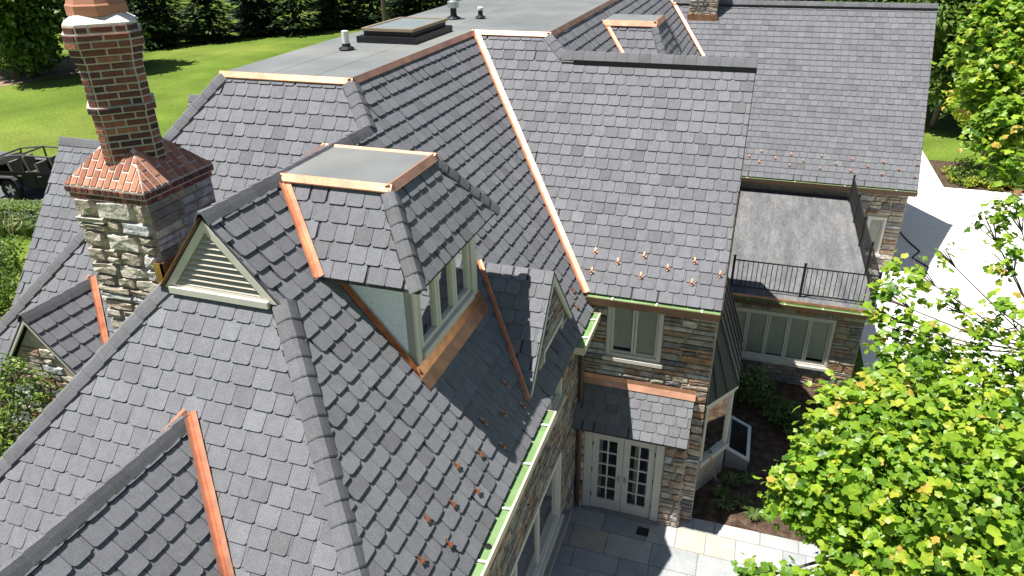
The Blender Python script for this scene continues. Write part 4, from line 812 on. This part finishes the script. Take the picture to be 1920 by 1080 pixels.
for x, y, lab in ((1.03, 14.4, 'bright grass tuft nearest the shaded part of the bed'), (1.3, 14.05, 'bright grass tuft in the sunlit bed by the patio edge'), (1.62, 14.35, 'grass tuft in the sunlit bed beside the maple leaves'), (.62, 14.2, 'grass tuft in shade at the patio edge'), (.75, 15.1, 'shaded grass tuft in front of the bay'), (1.15, 15.3, 'shaded grass tuft between bay and maple'), (.5, 14.6, 'shaded grass tuft near the shovel')): tuft((x, y, .0), lab)
# ---- background trees
def conifer(x, y, h, r, label, n=1500, tones=(.42, .22), low=.5):
    z = gz_(x, y); t = empty('conifer_tree', (x, y, z), label, 'tree', 'conifers along the lawn'); m = MB(); m.tube([(x, y, z), (x+.1, y, z+h*.5), (x, y, z+h)], [.32, .2, .03], 8); m.build('trunk', 'bark', t, True); c = MB()
    for _ in range(n):
        k = rl_.random()**1.35; zz = low + (h-low)*k; R = r*(1-k)**.8*(.7+.3*math.sin(zz*4+x)); a = rl_.uniform(0, 6.283); q = R*(rl_.random()**.45); p = Vector((x+math.cos(a)*q, y+math.sin(a)*q, z+zz-q*.25)); s = rl_.uniform(.35, .85)
        d = Vector((math.cos(a+rl_.uniform(-.6, .6)), math.sin(a+rl_.uniform(-.6, .6)), rl_.uniform(-.5, .15))); sd = d.cross(Vector((0, 0, 1))).normalized()*s*.28
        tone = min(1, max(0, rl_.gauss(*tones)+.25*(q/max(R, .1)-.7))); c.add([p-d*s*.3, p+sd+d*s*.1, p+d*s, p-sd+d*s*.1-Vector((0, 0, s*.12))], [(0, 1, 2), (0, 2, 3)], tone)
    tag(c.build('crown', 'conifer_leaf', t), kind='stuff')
def broadleaf(x, y, h, r, label, n=260, size=.42, tones=(.5, .24), mt='tree_leaf', low=.25, group='broadleaf trees round the garden', tr=.22):
    z = gz_(x, y); B = []
    for _ in range(11): d = rdir(); B.append((x+d.x*r*.62, y+d.y*r*.62, z+h*(.5+low*.5)+d.z*h*.5*(1-low)*.75, r*rl_.uniform(.36, .52)))
    near_tree('broadleaf_tree', (x, y, z), (x, y, z+h*.75), B, n/(r*r*.2)*r*r/ max(1, r*r)*.9, size, label, 0, mt, RHOMB, group, tr, tr*.35, clump=8, tones=tones)
CON = [(-60.5, 62, 'leftmost conifer behind the brick chimney'), (-57, 67, 'dark conifer just right of the brick chimney'), (-54.5, 72, 'dark conifer shading the left lawn'), (-51, 74, 'dark conifer above the corner of the flat roof'), (-48.5, 79, 'dark conifer behind the first roof pipe'), (-45.5, 82, 'dark conifer left of the bare trunk'), (-42, 87, 'dark conifer above the roof skylight'), (-39, 91, 'dark conifer at the top beyond the skylight'), (-36, 95, 'furthest conifer above the flat roof edge'), (-63.5, 68, 'conifer behind the front row at left'), (-58, 76, 'second row conifer behind the left lawn'), (-52, 84, 'second row conifer in the middle of the belt'), (-46, 92, 'second row conifer toward the road')]
for x, y, lab in CON: conifer(x, y, rl_.uniform(13, 17), rl_.uniform(3.4, 4.6), lab, 5200, (.42, .26), .15)
broadleaf(-58.5, 46.5, 13, 5.2, 'leafy tree at the far left edge of the lawn', 1500, .5, (.42, .25), low=.02); broadleaf(-55, 50.5, 12, 4.4, 'leafy tree directly behind the brick chimney top', 1300, .5, (.45, .25), low=.05); broadleaf(-66, 50, 14, 6, 'broad tree behind the left edge tree', 1200, .55, (.3, .2), low=.02)
m = empty('bare_tree', (-40.0, 75, 1.5), 'bare slender trunk standing before the conifer belt', 'tree'); q = MB(); q.tube([(-40, 75, 1.5), (-40.1, 75, 6), (-39.9, 74.9, 14)], [.3, .26, .2], 8); q.tube([(-40, 75, 8), (-39.2, 74.8, 10.5), (-38.8, 74.8, 13)], [.1, .07, .03], 6); q.build('trunk', 'bark', m)
WD = [(11.5, 54, 11, 3.6), (14.5, 52, 12, 4), (18, 53, 12, 4.2), (22, 51, 12, 4.4), (13, 60, 14, 5), (20, 60, 15, 5.5), (27, 55, 13, 5), (8, 64, 13, 4.5), (2, 70, 13, 4.6), (-4, 74, 12, 4.6), (6, 58, 10, 3.4)]
for i, (x, y, h, r) in enumerate(WD):
    broadleaf(x, y, h, r, ['tree at the wood edge touching the far roof corner', 'dense tree of the wood beyond the right lawn', 'tree of the wood behind the lawn maple', 'tree of the wood at the right frame edge', 'tall tree in the second row of the wood', 'tall second row tree at right', 'tree of the wood far right', 'tree behind the far wing gable', 'tree beyond the far ridge, right part', 'tree beyond the far ridge, middle', 'small tree beyond the far ridge end'][i], 900, .42, (.5, .26), low=.1)
broadleaf(12.0, 43.5, 7.5, 2.6, 'young lawn tree with slender pale trunk in the flower bed', 900, .30, (.75, .18), 'maple_leaf', .42, tr=.1)
k = 0
for (x, y, lab) in ((11.2, 42.4, 'yellow green shrub at the corner of the flower bed'), (12.6, 42.3, 'pale shrub beside the paving in the flower bed'), (13.9, 42.6, 'bright round shrub under the young lawn tree'), (15.4, 42.6, 'leafy shrub further right in the flower bed'), (11.6, 44.0, 'pale plant at the back of the flower bed'), (17.2, 42.8, 'rightmost shrub of the flower bed')): bush('bed_shrub', (x, y, 0), .75, 1.0, lab, 420, .17, 'tree_leaf', tones=(.75, .2))
for i in range(26):
    x, y = 10.7 + (i % 13)*.62 + rl_.uniform(-.14, .14), 42.0 + (i//13)*1.5 + rl_.uniform(-.35, .5)
    bush('bed_plant', (x, y, 0), rl_.uniform(.3, .45), rl_.uniform(.4, .65), '%s low plant from the left, %s row of the far flower bed' % (['first', 'second', 'third', 'fourth', 'fifth', 'sixth', 'seventh', 'eighth', 'ninth', 'tenth', 'eleventh', 'twelfth', 'thirteenth'][i % 13], ['front', 'back'][i//13]), 130, .16, 'maple_leaf', tones=(.82, .15), group='low plants of the far flower bed')
# hedge and plants beside the drive
hd = empty('clipped_hedge', (-29.6, 20.6, 1.5), 'clipped light green hedge beside the driveway at left', 'hedge'); c = MB()
for _ in range(5200):
    u, v, q = rl_.random(), rl_.random(), rl_.random(); x = -33+5.6*u; y = 20.7+ .9*(u-.5)*1.2 - .55 + 1.1*v; z = 1.5 + .95*(q**.35)
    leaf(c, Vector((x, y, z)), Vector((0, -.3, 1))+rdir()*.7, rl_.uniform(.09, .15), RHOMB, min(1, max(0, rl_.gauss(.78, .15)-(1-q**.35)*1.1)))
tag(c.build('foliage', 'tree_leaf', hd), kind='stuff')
for i, (x, y) in enumerate(((-30.3, 19.6), (-29.3, 19.7), (-28.4, 19.9), (-27.7, 20.2))):
    t = empty('strap_leaf_plant', (x, y, 1.5), ['leftmost grassy clump below the clipped hedge', 'second grassy clump below the clipped hedge', 'third grassy clump below the clipped hedge', 'grassy clump at the hedge end nearest the roof'][i], 'ornamental grass', 'grassy plants below the hedge'); m = MB()
    for _ in range(70):
        a = rl_.uniform(0, 6.283); l = rl_.uniform(.6, 1.1); d = Vector((math.cos(a), math.sin(a), 0)); s = Vector((-d.y, d.x, 0))*.025; p0 = Vector((x, y, 1.5))+d*rl_.uniform(0, .3); m.add([p0-s, p0+s, p0+d*l*.3+Vector((0, 0, l*.75))+s, p0+d*l*.3+Vector((0, 0, l*.75))-s, p0+d*l*.8+Vector((0, 0, l*.7))], [(0, 1, 2, 3), (3, 2, 4)], rl_.uniform(.1, 1))
    m.build('blades', 'blade_leaf', t)
for x, y, r, lab in ((-26.2, 17.0, .9, 'yellow green shrub at the left edge of the lawn'), (-25.0, 15.6, 1.0, 'dark shrub at the left edge beside the roof'), (-23.6, 14.6, .9, 'low shrub under the left roof edge'), (-27.2, 16.9, .8, 'shrub at the frame edge beyond the lawn strip')): bush('garden_shrub', (x, y, 1.5), r, 1.4, lab, 650, .16, 'tree_leaf', tones=(.5, .28))

# ---------------------------------------------------------------- parked car (built along +x, rear wheel near the origin)
car = empty('parked_car', (-33.0, 23.9, 1.51), 'black open top four door off road car parked on the driveway', 'car'); car.rotation_euler.z = math.radians(8)
def cpart(mb, name, m, par=None, smooth=False):
    o = bpy.data.objects.new(name, mb.mesh(name, m, smooth)); COL.objects.link(o); o.parent = par or car; return o
K = 1.226   # metre -> survey unit
def cb(m, x0, x1, y0, y1, z0, z1): m.box(x0*K, x1*K, y0*K, y1*K, z0*K, z1*K); return m
b = MB()
prof = [(-.75, .62), (-.78, 1.12), (2.35, 1.14), (2.5, 1.16), (3.55, 1.08), (3.62, .98), (3.6, .62), (3.35, .62), (3.2, .85), (2.75, .85), (2.55, .55), (.5, .55), (.38, .85), (-.38, .85), (-.5, .62)]
for y0, y1 in ((-.78, -.72), (.72, .78)): b.prism([(x*K, y0*K, z*K) for x, z in prof], (0, (y1-y0)*K, 0))
cb(b, -.76, -.70, -.72, .72, .62, 1.12); cb(b, -.7, 2.45, -.72, .72, .5, .56); b.prism([(x*K, -.72*K, z*K) for x, z in ((2.45, .8), (2.45, 1.17), (3.55, 1.09), (3.6, .8))], (0, 1.44*K, 0)); cpart(b, 'body', 'car_paint')
for (x0, x1) in ((.46, 1.28), (1.32, 2.3)):
    for s in (-1, 1):
        d = MB(); cb(d, x0, x1, s*.785-.012, s*.785+.012, .62, 1.11); do = cpart(d, 'door', 'car_paint'); h = MB(); cb(h, x0+.08, x0+.26, s*.81-.012, s*.81+.012, .98, 1.01); cpart(h, 'handle', 'rim', do)
for x in (0, 2.95):
    for s in (-1, 1):
        w_ = bpy.data.objects.new('wheel', None); COL.objects.link(w_); w_.parent = car; w_.location = (x, s*.72, .405)
        def ring(pr, name, mt):
            m = MB(); seg = 24; vs = []; fs = []
            for r, yy in pr:
                for q in range(seg): a = 6.28318*q/seg; vs.append((r*math.cos(a)*K, yy*s*K, r*math.sin(a)*K))
            for i in range(len(pr)-1):
                for q in range(seg): fs.append((i*seg+q, i*seg+(q+1) % seg, (i+1)*seg+(q+1) % seg, (i+1)*seg+q))
            m.add(vs, fs); o = bpy.data.objects.new(name, m.mesh(name, mt)); COL.objects.link(o); o.parent = w_
        ring([(.23, -.11), (.38, -.12), (.405, -.08), (.405, .08), (.38, .12), (.27, .125), (.23, .11)], 'tyre', 'tyre'); ring([(.0, .02), (.235, .02), (.24, .11), (.215, .112), (.2, .06)], 'rim', 'plastic_grey')
        sp = MB()
        for q in range(5):
            a = 6.28318*q/5; c, sn = math.cos(a), math.sin(a); f = lambda r, t, yy: ((r*c-t*sn)*K, yy*s*K, (r*sn+t*c)*K)
            sp.hexa([f(.02, -.045, .05), f(.22, -.06, .08), f(.22, .06, .08), f(.02, .045, .05), f(.02, -.045, .09), f(.22, -.05, .105), f(.22, .05, .105), f(.02, .045, .09)])
        o = bpy.data.objects.new('spoke', sp.mesh('spoke', 'rim')); COL.objects.link(o); o.parent = w_
        fl = MB(); vs = []
        pts = [(-.52, .2), (-.46, .44), (-.3, .56), (.3, .56), (.46, .44), (.56, .16)]
        fl.add([((x+p)*K, s*.74*K, (.405+q)*K) for p, q in pts] + [((x+p)*K, s*.95*K, (.405+q-.015)*K) for p, q in pts] + [((x+p*.97)*K, s*.95*K, (.405+q-.06)*K) for p, q in pts], [(i, i+1, 7+i, 6+i) for i in range(5)] + [(6+i, 7+i, 13+i, 12+i) for i in range(5)]); cpart(fl, 'fender_flare', 'plastic_grey')
cage = MB()
for s in (-.6, .6):
    cage.tube([(-.55*K, s*K, 1.1*K), (-.35*K, s*K, 1.62*K), (.7*K, s*K, 1.74*K), (2.1*K, s*.97*K, 1.7*K), (2.45*K, s*K, 1.16*K)], .035*K, 8); cage.tube([(.7*K, s*K, 1.1*K), (.7*K, s*K, 1.74*K)], .035*K, 8)
for x, z in ((-.35, 1.62), (.7, 1.74), (2.1, 1.7)): cage.tube([(x*K, -.6*K, z*K), (x*K, .6*K, z*K)], .035*K, 8)
cpart(cage, 'roll_cage', 'plastic_grey')
wf = MB(); wf.tube([(2.45*K, -.66*K, 1.16*K), (2.15*K, -.62*K, 1.72*K), (2.15*K, .62*K, 1.72*K), (2.45*K, .66*K, 1.16*K)], .03*K, 6); wf = cpart(wf, 'windscreen_frame', 'car_paint'); g_ = MB(); g_.add([(2.44*K, -.64*K, 1.17*K), (2.16*K, -.6*K, 1.7*K), (2.16*K, .6*K, 1.7*K), (2.44*K, .64*K, 1.17*K)], [(0, 1, 2, 3)]); cpart(g_, 'pane', 'glass', wf)
st = MB(); st.prism([(-.95*K, -.7*K, 1.12*K), (-.45*K, -.7*K, 1.14*K), (-.3*K, -.7*K, 1.3*K), (-.5*K, -.7*K, 1.44*K), (-.9*K, -.7*K, 1.36*K)], (0, 1.4*K, 0)); cpart(st, 'folded_top', 'car_cloth')
for x in (.35, 1.55):
    for y in (-.36, .36):
        s = MB(); cb(s, x-.25, x+.25, y-.25, y+.25, .62, .86); s.prism([((x-.25)*K, (y-.24)*K, .86*K), ((x-.12)*K, (y-.24)*K, .86*K), ((x-.25)*K, (y-.24)*K, 1.42*K), ((x-.36)*K, (y-.24)*K, 1.42*K)], (0, .48*K, 0)); cpart(s, 'seat', 'car_seat')
b = MB(); cb(b, -.98, -.8, -.8, .8, .5, .68); cpart(b, 'bumper', 'plastic_grey'); b = MB(); cb(b, 3.62, 3.8, -.8, .8, .48, .68); cpart(b, 'bumper', 'plastic_grey')
sw = MB(); sw.tube([(-.8*K, 0, .98*K), (-.99*K, 0, .98*K)], .38*K, 24); cpart(sw, 'spare_wheel', 'tyre')
for s in (-1, 1):
    t = MB(); cb(t, -.82, -.77, s*.68-.07, s*.68+.07, .85, 1.05); cpart(t, 'tail_light', 'lamp_red'); t = MB(); t.tube([(3.6*K, s*.5*K, .9*K), (3.66*K, s*.5*K, .9*K)], .09*K, 14); cpart(t, 'headlight', 'lamp_clear'); t = MB(); cb(t, 2.28, 2.36, s*.9-.09, s*.9+.09, 1.15, 1.3); cpart(t, 'mirror', 'plastic_grey')
# ---- small things by the pool deck
pp = empty('flower_pot', (13.4, 41.2, 0), 'small terracotta pot at the edge of the white paving', 'flower pot'); MB().lathe((13.4, 41.2, 0), [(.11, 0), (.17, .27), (.19, .27), (.19, .31), (.16, .31), (.15, .27)], 14).build('pot', 'terracotta', pp); cr = MB()
for _ in range(60): leaf(cr, Vector((13.4, 41.2, .42))+rdir()*.16, rdir()+Vector((0, 0, 1)), .1, OVAL, rl_.random())
cr.build('foliage', 'tree_leaf', pp)
tag(MB().tube([(13.4, 40.6, .03), (14, 40.3, .03), (14.8, 40.0, .03), (16.2, 39.7, .03), (18, 39.9, .03)], .05, 6).build('garden_hose', 'blue_hose'), 'blue hose lying on the white paving at the right edge', 'hose')
tag(MB().tube([(7.0, 34.6, .03), (7.3, 33.2, .03), (7.6, 32.2, .03), (7.2, 31.4, .03), (7.7, 30.6, .03), (7.4, 29.6, .03)], .035, 6).build('power_cable', 'black_metal'), 'dark cable lying in the shade on the paving beside the far wing', 'cable')
